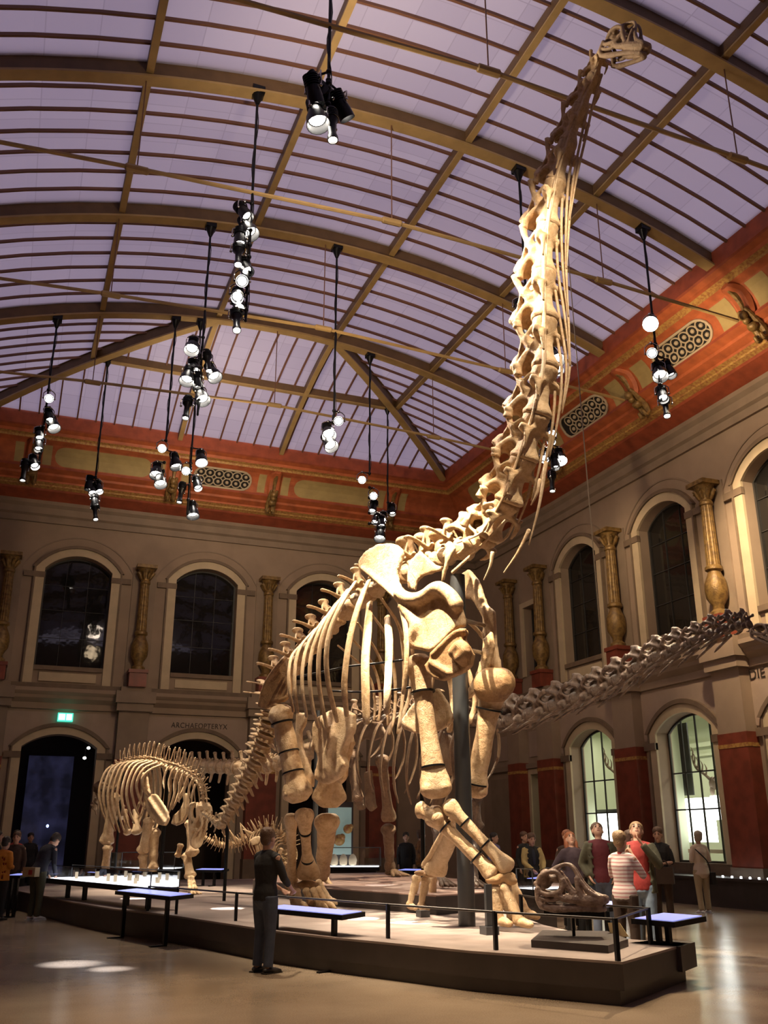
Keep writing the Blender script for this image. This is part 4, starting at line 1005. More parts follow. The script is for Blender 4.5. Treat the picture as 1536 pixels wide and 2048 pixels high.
# the posts it stands on
def post(bx, by, ty, r, label, m_=M_STEEL, l=None, foot=True):
    p = onz(bx, by, .42); t = ony(bx - (by - ty) * .04, ty, p.y); mb = MB()
    h = t.z; mb.lathe([(r, .42), (r, h)], (p.x, p.y, 0), 24)
    if foot: mb.box(p.x - r * 1.6, p.x + r * 1.6, p.y - r * 1.6, p.y + r * 1.6, .42, .44)
    solo('support_post', mb, m_, label, 'post', base=(p.x, p.y, .42))
post(934, 1852, 1150, .125, 'thick dark steel post holding up the great skeleton\'s shoulders', foot=False)
post(627, 1800, 1420, .055, 'thinner grey post under the hips of the great skeleton', foot=False)
# ================================================================ hanging spotlight rigs (the hall's own lamps)
def aim_matrix(p, target):
    z = (Vector(p) - Vector(target)).normalized(); x = z.orthogonal().normalized() if abs(z.z) > .98 else Vector((0, 0, 1)).cross(z).normalized(); y = z.cross(x)
    return Matrix((x, y, z)).transposed()
EYEP = (0, 0, 1.65)
def fixture(root, p, target, kind='profile', hot=False):
    """a theatre lantern: its axis points at target"""
    R3 = aim_matrix(p, target); mb = MB(); p = Vector(p)
    if kind == 'flood':
        pr = [(.07, .26), (.10, .24), (.11, .08), (.12, .04), (.17, -.08), (.19, -.24), (.18, -.24), (.12, -.02)]; lz, lr = -.11, .13
    elif kind == 'par':
        pr = [(.05, .22), (.09, .20), (.11, .05), (.125, -.05), (.13, -.20), (.12, -.20), (.11, -.06)]; lz, lr = -.10, .085
    else:
        pr = [(.06, .34), (.10, .32), (.11, .12), (.10, .08), (.065, .02), (.065, -.22), (.085, -.26), (.085, -.33), (.07, -.33), (.06, -.2)]; lz, lr = -.29, .07
    mb.lathe(pr, p, 16, R3)
    for k in range(5):      # cooling fins
        z = .12 + .035 * k
        mb.lathe([(.10, z - .006), (.125, z - .006), (.125, z + .006), (.10, z + .006)], p, 14, R3)
    f = part('spotlight', mb, M_BLACK, root, 30)
    mb = MB(); mb.lathe([(.004, lz + .012), (lr * .7, lz + .008), (lr, lz)], p, 16, R3); part('lens', mb, M_LENSHOT if hot else M_LENS, f)
    mb = MB(); a = p + R3 @ Vector((.15, 0, .05)); b = p + R3 @ Vector((-.15, 0, .05)); top = p + Vector((0, 0, .26))
    mb.tube([a, a + Vector((0, 0, .16)), top, b + Vector((0, 0, .16)), b], .014, 6, k=2); mb.ell(a, .03); mb.ell(b, .03); mb.ell(top, .04); part('yoke', mb, M_CHROME, f)
    return f
def light_in(root, p, target, power, deg, blend=.5, col=WARM, r=.1):
    p = Vector(p) + (Vector(target) - Vector(p)).normalized() * .8
    o = spot('spotlight_beam', p, target, power, deg, blend, col, r)
    o.parent = root; o.location = Vector(p) - wloc(root); return o
def rig(mx, my, y, bot, lamps, label, zmount=None, arm=()):
    """mx,my: where the rod meets the roof steel; bot: (px,py) rod end; lamps: (px, py, dy, kind, target, hot)"""
    m0 = ony(mx, my, y); m0.z = max(m0.z, roofz(m0.x, m0.y)); zb = ony(bot[0], bot[1], y).z
    r = thing('hanging_spotlight_rig', m0, label, 'spotlight rig', 'spotlight rigs hanging from the roof')
    mb = MB(); mb.box(m0.x - .13, m0.x + .13, m0.y - .13, m0.y + .13, m0.z - .1, m0.z + .06); mb.lathe([(.13, -.10), (.04, -.34)], m0, 10); part('mount', mb, M_BLACK, r)
    mb = MB(); mb.tube([m0 - Vector((0, 0, .1)), (m0.x, m0.y, zb)], .028, 8, rnd=False)
    zz = m0.z - 2.2
    part('rod', mb, M_BLACK, r)
    mb = MB(); P = [(m0.x + .05 * math.sin(k * 1.3), m0.y + .04 * math.cos(k), m0.z - .3 - (m0.z - .3 - zb) * k / 12) for k in range(13)]
    mb.tube(P, .010, 5, k=2); part('cable', mb, M_BLACK, r)
    out = []
    for px, py, dy, kind, tgt, hot in lamps:
        p = ony(px, py, y + dy)
        fixture(r, p, tgt, kind, hot); out.append(p)
        mb = MB(); q = Vector((m0.x, m0.y, p.z + .26)); mb.tube([q, p + Vector((0, 0, .26))], .02, 6); mb.ell(q, .05); part('arm', mb, M_BLACK, r)
    return r, out
SCAP, NECK, HIPS, TAILT = (5.7, 12.7, 5.6), (6.9, 11.2, 9.5), (4.9, 16.8, 4), (4.6, 20, 3)
DICR, DIPL, FEET, WALLF, WALLR, KENT = (3.8, 24.5, 3), (8, 20, 3.6), (6.6, 12.6, .5), (5, 34, 7), (17.6, 22, 8), (6.4, 25, 1.2)
r1, p1 = rig(661, 0, 11.17, (652, 200), [(640, 175, .1, 'par', NECK, False), (628, 185, -.1, 'par', SCAP, False), (632, 228, 0, 'flood', (5, 9, 0), False), (663, 250, 0, 'profile', (4, 9.5, 0), False), (684, 215, .15, 'par', (12, 14, 0), False), (650, 205, .2, 'par', (9, 20, 12), False)],
           'nearest spotlight cluster, high in the middle with a wide flood lamp')
r2, p2 = rig(516, 183, 15.67, (478, 640), [(488, 425, 0, 'par', (8, 10, 3), False), (494, 455, .1, 'flood', SCAP, False), (480, 478, 0, 'par', (3, 12, 0), False), (477, 508, 0, 'profile', (2.6, 12, 0), False), (490, 535, 0, 'par', (6.5, 9, 1), False), (484, 562, 0, 'par', EYEP, True), (475, 590, 0, 'par', (1, 6, 1), True), (478, 612, .1, 'par', (3, 8, 1), False), (473, 640, 0, 'profile', (2.8, 11, 0), False)],
           'long vertical column of spotlights left of centre, glaring halfway down')
r3, p3 = rig(1286, 462, 15.67, (1318, 800), [(1301, 648, 0, 'flood', EYEP, True), (1304, 706, 0, 'par', EYEP, True), (1318, 742, 0, 'flood', (10, 10, 0), False), (1338, 740, .1, 'par', (15, 12, 0), False), (1325, 790, 0, 'par', (9, 9, 0), False), (1331, 812, .05, 'profile', (11, 12.5, 0), False)],
           'spotlight rig at the right above the dark windows, topped by the blinding lamp')
r4, p4 = rig(1037, 338, 15.67, (1045, 640), [(1040, 615, 0, 'par', (6, 9, 2), False), (1046, 640, .1, 'par', (7, 10, 3), False), (1052, 668, 0, 'par', (8, 9, 2), False), (1108, 712, 0, 'flood', (10, 9, 2), False), (1112, 735, 0, 'par', (9, 8, 2), False)],
           'spotlight rig half hidden behind the middle of the long neck')
r5, p5 = rig(422, 452, 20.46, (392, 830), [(385, 690, 0, 'flood', (1, 14, 0), False), (415, 722, 0, 'profile', (5, 17, 0), False), (424, 744, .1, 'flood', (8, 14, 0), False), (376, 750, 0, 'flood', (1, 16, 0), False), (388, 735, .2, 'par', (4, 15, 3), False), (402, 790, 0, 'flood', (6, 14, 0), False), (374, 815, 0, 'profile', (2, 18, 0), False), (395, 765, 0, 'par', (4, 18, 0), False)],
           'dense spotlight cluster in front of the hipped roof end, left of the long column')
r6, p6 = rig(674, 494, 20.46, (667, 845), [(677, 842, 0, 'par', EYEP, True), (656, 862, 0, 'flood', (6, 12, 0), False), (657, 884, .1, 'flood', (9, 12, 0), False)],
           'rig on the longest rod at the centre, with one glaring lamp and two floods')
r7, p7 = rig(115, 640, 25.36, (82, 930), [(98, 797, 0, 'par', EYEP, True), (98, 832, 0, 'par', (3, 20, 0), False), (105, 846, .1, 'flood', (4, 20, 0), False), (79, 870, 0, 'par', (1, 18, 0), True), (78, 890, 0, 'par', (0, 20, 0), False), (68, 925, .1, 'par', (3, 18, 0), True), (48, 940, 0, 'profile', (-.5, 24, 0), False)],
           'leftmost spotlight rig, a ragged string of small lamps')
r8, p8 = rig(352, 640, 25.36, (334, 880), [(324, 897, 0, 'par', EYEP, True), (350, 922, .1, 'flood', (6, 22, 0), False), (313, 940, 0, 'flood', (2, 20, 0), False), (320, 958, 0, 'flood', (4, 20, 0), False)],
           'spotlight rig with a glaring lamp left of the oval grille on the far wall')
r12, p12 = rig(402, 645, 25.36, (376, 1030), [(402, 915, 0, 'flood', (5, 20, 0), True), (372, 942, 0, 'par', EYEP, True), (394, 968, 0, 'par', (6, 20, 1), True), (362, 985, 0, 'profile', (2.5, 24, 0), False), (385, 1020, .1, 'flood', (5, 22, 0), False)],
           'low spotlight rig just in front of the oval grille, hanging below the dense cluster')
r9, p9 = rig(740, 712, 25.36, (737, 950), [(724, 960, 0, 'par', EYEP, True), (747, 992, 0, 'par', EYEP, True), (746, 1015, .1, 'par', (7, 22, 3), False), (762, 1045, 0, 'par', (9, 20, 0), False), (760, 1066, 0, 'flood', (8, 22, 0), False)],
           'spotlight rig right of centre with two glaring lamps above the shoulder blade')
r10, p10 = rig(217, 715, 28.5, (190, 955), [(178, 968, 0, 'par', (1, 28, 0), False), (197, 975, .1, 'par', (4, 24, 2), True), (184, 980, 0, 'par', (3, 22, 2), True), (190, 1003, 0, 'par', (3, 24, 1), False), (190, 1022, 0, 'profile', (3.2, 25, 0), False)],
           'small spotlight rig in front of the red cornice, second from the left')
r11, p11 = rig(775, 812, 28.5, (774, 1020), [(766, 1036, 0, 'par', (8, 20, 1), True), (784, 1020, 0, 'par', (11, 24, 1), False), (752, 1038, .1, 'par', (6, 24, 1), False)],
           'small rig hanging from the hip ridge just right of the two glaring lamps')
r13, p13 = rig(1088, 652, 20.46, (1104, 960), [(1103, 862, 0, 'par', (9, 12, 1), True), (1102, 878, .1, 'par', (8, 12, 1), True), (1090, 912, 0, 'par', (7, 14, 1), True), (1119, 912, .1, 'flood', (11, 14, 0), True), (1110, 925, 0, 'par', (12, 18, 0), False), (1104, 962, 0, 'profile', (11.8, 19, 0), False)],
           'spotlight rig right of the lower neck, in front of the red cornice')
# the beams these lamps throw
light_in(r1, p1[0], (7.1, 10.6, 10.2), 4000, 36, .6, WHITE)
light_in(r1, p1[1], SCAP, 21000, 30, .8, WHITE)
light_in(r1, p1[3], (3.0, 9.2, 0), 3600, 50, .8, WARM)
light_in(r2, p2[1], (5.3, 14.5, 4.4), 8000, 34, .8, WHITE)
light_in(r2, p2[0], (7.0, 11.2, 9.4), 9000, 42, .8, (1, .80, .64))
light_in(r2, p2[2], (4.7, 17.2, 2.8), 7000, 30, .8, WHITE)
light_in(r5, p5[5], (6.9, 13.2, 1.2), 4500, 34, .8, WHITE)
light_in(r5, p5[1], (5.3, 19, 1.5), 1400, 36, .8, WHITE)
light_in(r8, p8[3], DICR, 8000, 30, .8, WHITE)
light_in(r7, p7[2], (3.4, 24.5, 2.2), 1600, 26, .8, WHITE)
light_in(r9, p9[3], DIPL, 5000, 30, .8, WHITE)
light_in(r6, p6[1], (8.4, 17.5, 3.5), 2600, 34, .8, WHITE)
light_in(r4, p4[3], (10.0, 12.5, 4.4), 2600, 40, .9, WHITE)
light_in(r12, p12[4], KENT, 2600, 24, .8, WHITE)
light_in(r3, p3[1], (17.0, 17.5, 13.8), 500, 120, 1, WARM, .2)
light_in(r3, p3[0], (17.6, 17.5, 8.5), 6500, 60, 1, WARM, .3)
light_in(r3, p3[3], (13, 14, 0), 900, 60, 1, WARM)
light_in(r3, p3[4], (6.9, 10.9, .9), 6000, 24, .9, WARM)
light_in(r13, p13[3], (17.6, 24, 9), 500, 80, 1, WARM, .3)
light_in(r13, p13[4], (12.5, 19, .5), 900, 60, 1, WARM)
light_in(r6, p6[2], (5, 34.3, 10), 900, 100, 1, WARM, .3)
light_in(r2, p2[8], (15, 30, 14), 1500, 100, 1, WARM, .3)
light_in(r12, p12[0], (6, 30, 17), 700, 150, 1, (1, .8, .62), .4)
light_in(r1, p1[5], (7, 16, 17), 900, 150, 1, (1, .8, .62), .4)
# tight white pools on the platforms, straight down
for (px, py), z, pw in (((820, 1845), .42, 500), ((720, 1837), .42, 500), ((455, 1817), .42, 600), ((270, 1797), .42, 500), ((760, 1770), .72, 500)):
    g = onz(px, py, z); src = {820: (r4, 4), 720: (r4, 2)}.get(px, None)
    src = (3.3, 11.5, 12.0) if px in (820, 720) else (g.x - 1.5, g.y - 2.5, 12.2) if px != 760 else (g.x + 2.5, g.y - 1, 12.2)
    spot('pool_beam', src, g, pw * 60, 3.0, .2, (1, .95, .9), .01)
# window-shaped pool on the floor at the left
g = onz(142, 1928, 0); spot('pool_beam', (g.x - .5, g.y + 3, 12), g, 26000, 4.6, 1, (.80, .84, 1), .05)
g = onz(222, 1938, 0); spot('pool_beam', (g.x - .5, g.y + 3, 12), g, 26000, 3.2, 1, (.80, .84, 1), .05)
light_in(r2, p2[3], (5.2, 12.6, .4), 2200, 44, .9, WHITE)
light_in(r5, p5[6], (4.2, 17.5, .4), 1800, 44, .9, WHITE)
light_in(r4, p4[2], (6.9, 12.6, 1.2), 1800, 30, .8, WHITE)
light_in(r1, p1[4], (7.6, 9.1, 13.6), 700, 26, .8, WHITE)
light_in(r7, p7[4], (2.6, 26.5, 2.2), 3500, 24, .8, WHITE)
light_in(r10, p10[0], (1.0, 23, 1), 900, 30, .8, WARM)
light_in(r4, p4[2], (7.7, 20.2, 3.6), 9000, 32, .8, WHITE)
light_in(r13, p13[1], (11.6, 13, 1.2), 900, 40, .8, WHITE)
# added fill spots without fittings, standing in for an unseen rig
spot('added_fill_beam', (6.4, 6.6, 13.6), (7.0, 11.2, 9.2), 3300, 46, .8, WHITE, .1)
spot('added_fill_beam', (4.4, 6.6, 13.4), (6.4, 12.9, 2.6), 2600, 30, .8, WHITE, .1)
# ================================================================ exhibition platforms
PLAT = [(1.15, 23.2), (1.55, 20.9), (2.05, 18.9), (2.80, 17.0), (3.30, 15.2), (3.75, 13.55), (4.25, 12.35), (4.70, 11.45), (5.14, 10.5), (5.65, 9.75), (6.17, 9.0), (7.95, 10.2), (7.35, 11.25), (7.6, 13.0), (8.5, 16.0), (10.3, 20.0), (10.4, 27.0), (8.0, 30.0), (2.0, 30.6), (.3, 27.0)]
def slab(pts, z0, z1, inset=0):
    mb = MB(); n = len(pts); vs = [Vector((x, y, z)) for z in (z0, z1) for x, y in pts]
    tr = tessellate_polygon([[Vector((x, y, 0)) for x, y in pts]])
    mb.add(vs, [tuple(reversed(t)) for t in tr] + [tuple(i + n for i in t) for t in tr] + [(i, (i + 1) % n, n + (i + 1) % n, n + i) for i in range(n)]); return mb
def inset(pts, d):
    c = Vector((sum(p[0] for p in pts), sum(p[1] for p in pts))) / len(pts); out = []
    for p in pts:
        v = c - Vector(p); out.append(tuple(Vector(p) + v.normalized() * d))
    return out
pt = thing('exhibition_platform', (5.5, 18, 0), 'long low dark platform with a sweeping front edge under the great skeleton', 'platform')
part('plinth', slab(inset(PLAT, .07), 0, .15), M_PLATSIDE, pt)
part('side_panel', slab(PLAT, .15, .395), M_PLATSIDE, pt)
part('deck', slab(PLAT, .395, .42), M_PLAT, pt)
# extruded end box at the right corner, as the photo shows it stepping out
mb = MB(); mb.add([(7.62, 9.92, .15), (8.12, 10.28, .15), (7.9, 10.7, .15), (7.3, 10.5, .15), (7.62, 9.92, .42), (8.12, 10.28, .42), (7.9, 10.7, .42), (7.3, 10.5, .42)], [(3, 2, 1, 0), (4, 5, 6, 7), (0, 1, 5, 4), (1, 2, 6, 5), (2, 3, 7, 6), (3, 0, 4, 7)])
part('platform_corner', mb, M_PLATSIDE, pt)
INNER = [(5.6, 22.6), (5.95, 18.1), (6.9, 15.25), (8.15, 15.8), (10.0, 20.2), (10.0, 25.2), (7.2, 25.2)]
it = thing('inner_platform', (7.6, 20, .42), 'raised reddish step on the dark platform, under the dark skeleton behind', 'platform')
part('side_panel', slab(INNER, .42, .70), M_PLATSIDE, it); part('deck', slab(INNER, .70, .72), M_PLATIN, it)
# skull on its stand at the near right corner
z9 = lambda u, v: (1060 + u / 4.518, 1720 + v / 4.518)
pd = [onz(*z9(*p), .50) for p in [(0, 738), (640, 757), (880, 712), (690, 690), (180, 672)]]
pd = [onz(1062, 1880, .5), onz(1216, 1891, .5), onz(1256, 1878, .5), onz(1215, 1862, .5), onz(1085, 1860, .5)]
st = thing('skull_stand', (pd[0] + pd[2]) / 2 - Vector((0, 0, .08)), 'low black plinth with a thin post at the near right corner of the platform', 'display stand')
mb = MB(); mb.plate([p - Vector((0, 0, .04)) for p in pd], (0, 0, .08)); part('plinth', mb, M_PLATSIDE, st)
sp0 = onz(1148, 1872, .50); sp1 = ony(1147, 1838, sp0.y)
mb = MB(); mb.tube([sp0, (sp0.x, sp0.y, .75)], .02, 10, rnd=False); part('post', mb, M_BLACK, st)
b0, b1 = ony(1118, 1838, sp0.y), ony(1212, 1838, sp0.y + .0)
mb = MB(); cx = sp0 + Vector((0, 0, .27)); mb.box(-.36, .36, -.11, .11, -.05, .03, lambda x, y, z: cx + Vector((.02, 0, 0)) + Vector((math.cos(-YAW - .2) * x - math.sin(-YAW - .2) * y, math.sin(-YAW - .2) * x + math.cos(-YAW - .2) * y, z))); part('cradle', mb, M_BLACK, st)
M_SKULL = mat('bone_skull_brown', (.40, .29, .22), .42, var=.5, var2=(.20, .13, .10), scale=9, bump=.5, bscale=30)
s2 = skull_mesh(M_SKULL)
hdv = Vector((math.cos(-YAW - .32), math.sin(-YAW - .32), -.05))
so = link('sauropod_skull', s2); so.matrix_world = frame(cx + Vector((-.02, 0, .0)) - hdv * .42 + ZUP * .03, hdv, ZUP, .84, .9, .74, Vector((0, 0, 0)))
tag(so, 'brown fossil skull with a high arched nose on a stand at the platform corner', 'skull')
# small block beside the left forefoot, and the block before it
for (px, py), w_, h, lab in (((979, 1869), .19, .10, 'dark steel foot block under the striding forefoot of the great skeleton'), ((846, 1834), .16, .10, 'small dark block beneath the rear forefoot of the great skeleton')):
    g = onz(px, py, .42); mb = MB(); mb.box(g.x - w_ / 2, g.x + w_ / 2, g.y - .1, g.y + .1, .42, .42 + h); 
    if px == 979: mb.box(g.x - .045, g.x + .045, g.y - .03, g.y + .03, .42, ony(979, 1768, g.y).z)
    solo('foot_block', mb, M_STEEL, lab, 'mounting block', base=(g.x, g.y, .42))
# little yellow folded sign by the skull
g = onz(1232, 1868, .50); mb = MB(); a = Vector((g.x, g.y, .46)) + Vector((.1, .1, 0))
mb.plate([a + Vector((-.10, 0, 0)), a + Vector((.10, -.08, 0)), a + Vector((.02, -.02, .16)), a + Vector((-.12, .03, .16))], (.01, .01, 0)); mb.plate([a + Vector((-.02, .14, 0)), a + Vector((.16, .06, 0)), a + Vector((.02, -.02, .16)), a + Vector((-.12, .03, .16))], (.01, .01, 0))
M_CARD = mat('cream_card', (.85, .65, .30), .6)
solo('folded_card', mb, M_CARD, 'small cream folded card standing behind the skull plinth', 'card', base=(g.x, g.y, .42))
# thin barrier rail round the front of the platform
M_RAIL = mat('rail_dark', (.05, .042, .038), .4, metal=.5)
RAILP = [onz(x, y, .42) for x, y in ((295, 1822), (352, 1828), (471, 1842), (776, 1877), (992, 1900), (1236, 1922))]
RAILP += [Vector((7.45, 10.25, .42)), Vector((7.1, 11.4, .42)), Vector((7.35, 13.2, .42))]
rl = thing('barrier_rail', RAILP[4], 'thin dark knee-high barrier rail on short posts along the platform edge', 'barrier rail')
mb = MB(); mb.tube([p + Vector((0, 0, .40)) for p in RAILP], .014, 6); part('rail', mb, M_RAIL, rl)
for p in RAILP:
    mb = MB(); mb.box(p.x - .022, p.x + .022, p.y - .022, p.y + .022, .42, .83); part('rail_post', mb, M_BLACK, rl)
# ---- reading desks (sloping lit tops) in front of the platform
M_BLUE = mat('lit_reading_panel', (.25, .28, .6), .25, emit=(.33, .38, 1.0), es=.85)
M_BLUEW = mat('lit_reading_panel_white', (.8, .8, .9), .25, emit=(.85, .88, 1.0), es=1.5)
def desk(c0, c1, wd, h, label, nleg=2, white=False, z0=0, slope=.06, xo=.0):
    """desk whose long axis runs c0->c1"""
    c0, c1 = Vector((*c0, 0)), Vector((*c1, 0)); d = (c1 - c0).normalized(); nrm = Vector((-d.y, d.x, 0)); 
    t = thing('reading_desk', (c0 + c1) / 2 + Vector((0, 0, z0)), label, 'reading desk', 'reading desks round the platform')
    def Q(a, b_, z): return c0 + d * a + nrm * b_ + Vector((0, 0, z))
    L_ = (c1 - c0).length; mb = MB(); mb.box(0, L_, -wd / 2 + .12, wd / 2 + .12, -.06, 0, lambda x, y, z: Q(x, y, h + z + y * slope)); part('desk_top', mb, M_BLACK, t)
    mb = MB(); mb.box(.04, L_ - .04, -wd / 2 + .15, wd / 2 + .09, 0, .008, lambda x, y, z: Q(x, y, h + z + y * slope)); part('lit_panel', mb, M_BLUEW if white else M_BLUE, t)
    for k in range(nleg):
        a = .25 + (L_ - .5) * k / max(1, nleg - 1)
        mb = MB(); mb.box(a - .03, a + .03, -.03, .03, z0, h - .06, Q); part('leg', mb, M_BLACK, t)
        mb = MB(); mb.box(a - .03, a + .03, -.26, .03, z0, z0 + .02, Q); part('foot', mb, M_BLACK, t)
g0, g1 = onz(246, 1876, 0), onz(332, 1893, 0); dv = (g1 - g0).normalized()
a, b_ = g0 - dv * .3, g1 + dv * .2
desk((a.x, a.y), (b_.x, b_.y), .42, .75, 'long reading desk with a pale lit top at the left part of the platform edge')
g0, g1 = onz(549, 1924, 0), onz(680, 1945, 0); dv = (g1 - g0).normalized()
a, b_ = g0 - dv * .25, g1 + dv * .12
desk((a.x, a.y), (b_.x, b_.y), .40, .69, 'reading desk with bluish lit top right beside the standing man')
# right-hand desks, between the platform and the visitors
def atd(px, d, z=0):
    r = ray(px, 1672); u = Vector((r.x, r.y, 0)).normalized() * d; return Vector((u.x, u.y, z))
a, b_ = atd(1268, 13.0), atd(1352, 12.6); desk((a.x, a.y), (b_.x, b_.y), .62, .70, 'blue lit reading desk at the platform corner on the right, nearest the open floor')
a, b_ = atd(1148, 15.6), atd(1222, 14.8); desk((a.x, a.y), (b_.x, b_.y), .5, .70, 'blue lit reading desk behind the fossil skull, in front of the gazing visitors')
# ---- glass showcases
M_CASEG = mat('case_glow', (.95, .95, 1), .3, emit=(.92, .94, 1), es=2.2)
def case(c0, c1, wd, z1, zt, label, z0=0, objs=True, glow=None, legs=True):
    c0, c1 = Vector((*c0, 0)), Vector((*c1, 0)); d = (c1 - c0).normalized(); nrm = Vector((-d.y, d.x, 0)); L_ = (c1 - c0).length
    t = thing('glass_showcase', (c0 + c1) / 2 + Vector((0, 0, z0)), label, 'showcase', 'glass showcases')
    Q = lambda a, b_, z: c0 + d * a + nrm * b_ + Vector((0, 0, z))
    mb = MB(); mb.box(0, L_, -wd / 2, wd / 2, z1 - .1, z1, Q); part('case_base', mb, M_BLACK, t)
    mb = MB(); mb.box(.03, L_ - .03, -wd / 2 + .03, wd / 2 - .03, z1, z1 + .012, Q); part('lit_floor', mb, glow or M_CASEG, t)
    mb = MB(); mb.box(0, L_, -wd / 2, wd / 2, z1, zt, Q); part('glass_cover', mb, M_PANE, t)
    mb = MB()
    for a in (0, L_):
        for b_ in (-wd / 2, wd / 2): mb.box(a - .008, a + .008, b_ - .008, b_ + .008, z1, zt, Q)
    for b_ in (-wd / 2, wd / 2): mb.box(0, L_, b_ - .006, b_ + .006, zt - .006, zt + .006, Q)
    part('case_edge', mb, M_STEEL, t)
    if legs:
        for k in (.12, .3, .7, .88):
            mb = MB(); mb.box(L_ * k - .04, L_ * k + .04, -.04, .04, z0, z1 - .1, Q); part('leg', mb, M_BLACK, t)
    else:
        mb = MB(); mb.box(.1, L_ - .1, -wd / 2 + .08, wd / 2 - .08, z0, z1 - .1, Q); part('case_plinth', mb, M_PLATSIDE, t)
    return Q, L_, t
Q, L_, t = case((1.35, 23.0), (2.86, 17.95), .55, .80, 1.06, 'long low glass showcase glowing white at the left edge of the platform', .42)
for k, (a, h) in enumerate(((.9, .13), (2.6, .14), (2.95, .13), (3.9, .1))):
    mb = MB(); p = Q(a, .05, .812); mb.box(p.x - .03, p.x + .03, p.y - .03, p.y + .03, p.z, p.z + h)
    solo('specimen_block', mb, M_CREAM, ['upright pale specimen block nearest the left end of the long showcase', 'pale specimen block at the middle of the long showcase', 'paired pale specimen block beside the middle one in the long showcase', 'short pale specimen block towards the right end of the long showcase'][k], 'specimen', 'specimens in the long showcase')
a, b_ = atd(237, 27.5), atd(362, 27.0); case((a.x, a.y), (b_.x, b_.y), .9, .85, 1.25, 'glowing showcase behind the legs of the left skeleton', .42, legs=False)
a, b_ = atd(655, 28.0), atd(760, 27.9); Q, L_, t = case((a.x, a.y), (b_.x, b_.y), .9, .85, 1.35, 'bright glass showcase with round white objects behind the great skeleton\'s hind feet', .42, legs=False)
for k in range(3):
    p = Q(.2 + .26 * k, 0, .88); mb = MB(); mb.lathe([(.02, 0), (.10, .02), (.12, .14), (.09, .24), (.03, .3)], p, 14)
    solo('fossil_egg', mb, M_CREAM, ['white rounded specimen at the left in the far bright showcase', 'white rounded specimen second from left in the far bright showcase', 'white rounded specimen third from left in the far bright showcase'][k], 'specimen', 'round specimens in the far showcase', base=p)
a, b_ = atd(1058, 17.6), atd(1090, 17.2); Q, L_, t = case((a.x, a.y), (b_.x, b_.y), .6, .80, 1.12, 'small glass showcase in front of the visitor in the yellow jacket', 0, legs=False)
a, b_ = atd(395, 27), atd(450, 26.6); desk((a.x, a.y), (b_.x, b_.y), .4, .82, 'distant reading desk behind the left skeleton\'s forefoot', z0=.42)
a, b_ = atd(795, 26), atd(840, 25.6); desk((a.x, a.y), (b_.x, b_.y), .4, .82, 'distant reading desk behind the dark skeleton\'s forefoot', z0=.42)
a, b_ = atd(1050, 21.5), atd(1110, 21); desk((a.x, a.y), (b_.x, b_.y), .4, .80, 'blue edged reading desk before the visitor in the yellow jacket')
a, b_ = atd(26, 23.6), atd(54, 23.4); desk((a.x, a.y), (b_.x, b_.y), .4, .85, 'blue lit reading desk at the far left among the crowd')
# lit wall case with brown specimens behind the hind legs
a = atd(679, 28.6, 0); t = thing('display_cabinet', (a.x, a.y, .42), 'small greenish lit upright display with brown specimens behind the hind legs', 'display case')
M_GLASSG = mat('display_backing', (.25, .33, .30), .5, emit=(.35, .5, .45), es=.25)
mb = MB(); mb.box(a.x - .42, a.x + .42, a.y, a.y + .3, .42, 2.6); part('case_body', mb, M_PLATSIDE, t)
mb = MB(); mb.box(a.x - .36, a.x + .36, a.y - .012, a.y - .004, 1.15, 2.45); part('case_window', mb, M_GLASSG, t)
for k, (dx, dz, r) in enumerate(((-.04, 1.55, .16), (.22, 1.85, .13))):
    mb = MB(); mb.ell((a.x + dx, a.y - .1, dz), (r * 1.1, .1, r)); mb.ell((a.x + dx + .08, a.y - .12, dz + r * .5), r * .6); part('specimen', mb, M_GOLDBAND, t)
# ---- ledge / bench along the right wall with a strip of small lights
mb = MB(); mb.box(XR - 1.0, XR, 14.5, 33, 0, .62); mb.box(XR - 1.05, XR, 14.5, 33, .62, .68)
bn = solo('wall_bench', mb, M_PLATSIDE, 'long dark bench-like ledge running along the right wall under the arched windows', 'bench', base=(XR - .5, 20, 0))
mb = MB(); mb.box(XR - .06, XR + .02, 14.5, 33, .68, .96)
trim(mb, M_STONE)
M_DOT = mat('tiny_lamp_glow', (1, 1, 1), .3, emit=(.85, .93, 1), es=25)
for k in range(6):
    p = onx(1445 + 18 * k, 1746, XR - .75); p.z = .70; mb = MB(); mb.lathe([(.022, -.02), (.026, 0), (.022, .012), (.01, .02)], p, 10)
    solo('ledge_lamp', mb, M_DOT, 'tiny white lamp set in the top of the dark ledge by the right wall', 'lamp', 'row of tiny lamps on the ledge', base=p)
# ---- things in the gallery seen through the arched windows
def hang(px0, py0, px1, py1, X, name, m_, label, cat, th=.04):
    a = onx(px0, py1, X); b_ = onx(px1, py0, X); y0, y1 = sorted((a.y, b_.y)); z0, z1 = sorted((a.z, b_.z)); mb = MB(); mb.box(X, X + th, y0, y1, z0, z1)
    return solo(name, mb, m_, label, cat, base=(X, (y0 + y1) / 2, z0))
hang(1358, 1594, 1425, 1684, XR + 1.1, 'lit_poster_panel', M_GLOWW, 'large glowing white panel behind the nearer arched window', 'lit panel')
hang(1425, 1590, 1444, 1640, XR + 1.6, 'lit_poster_panel', M_GLOWW, 'narrow glowing panel at the right behind the nearer arched window', 'lit panel')
hang(1192, 1622, 1240, 1690, XR + 1.2, 'lit_poster_panel', M_GLOWW, 'smaller glowing white panel in a dark frame behind the farther arched window', 'lit panel')
hang(1354, 1445, 1372, 1592, XR + 1.05, 'dark_hanging_panel', M_FRAME, 'tall dark vertical panel hanging behind the nearer arched window', 'panel')
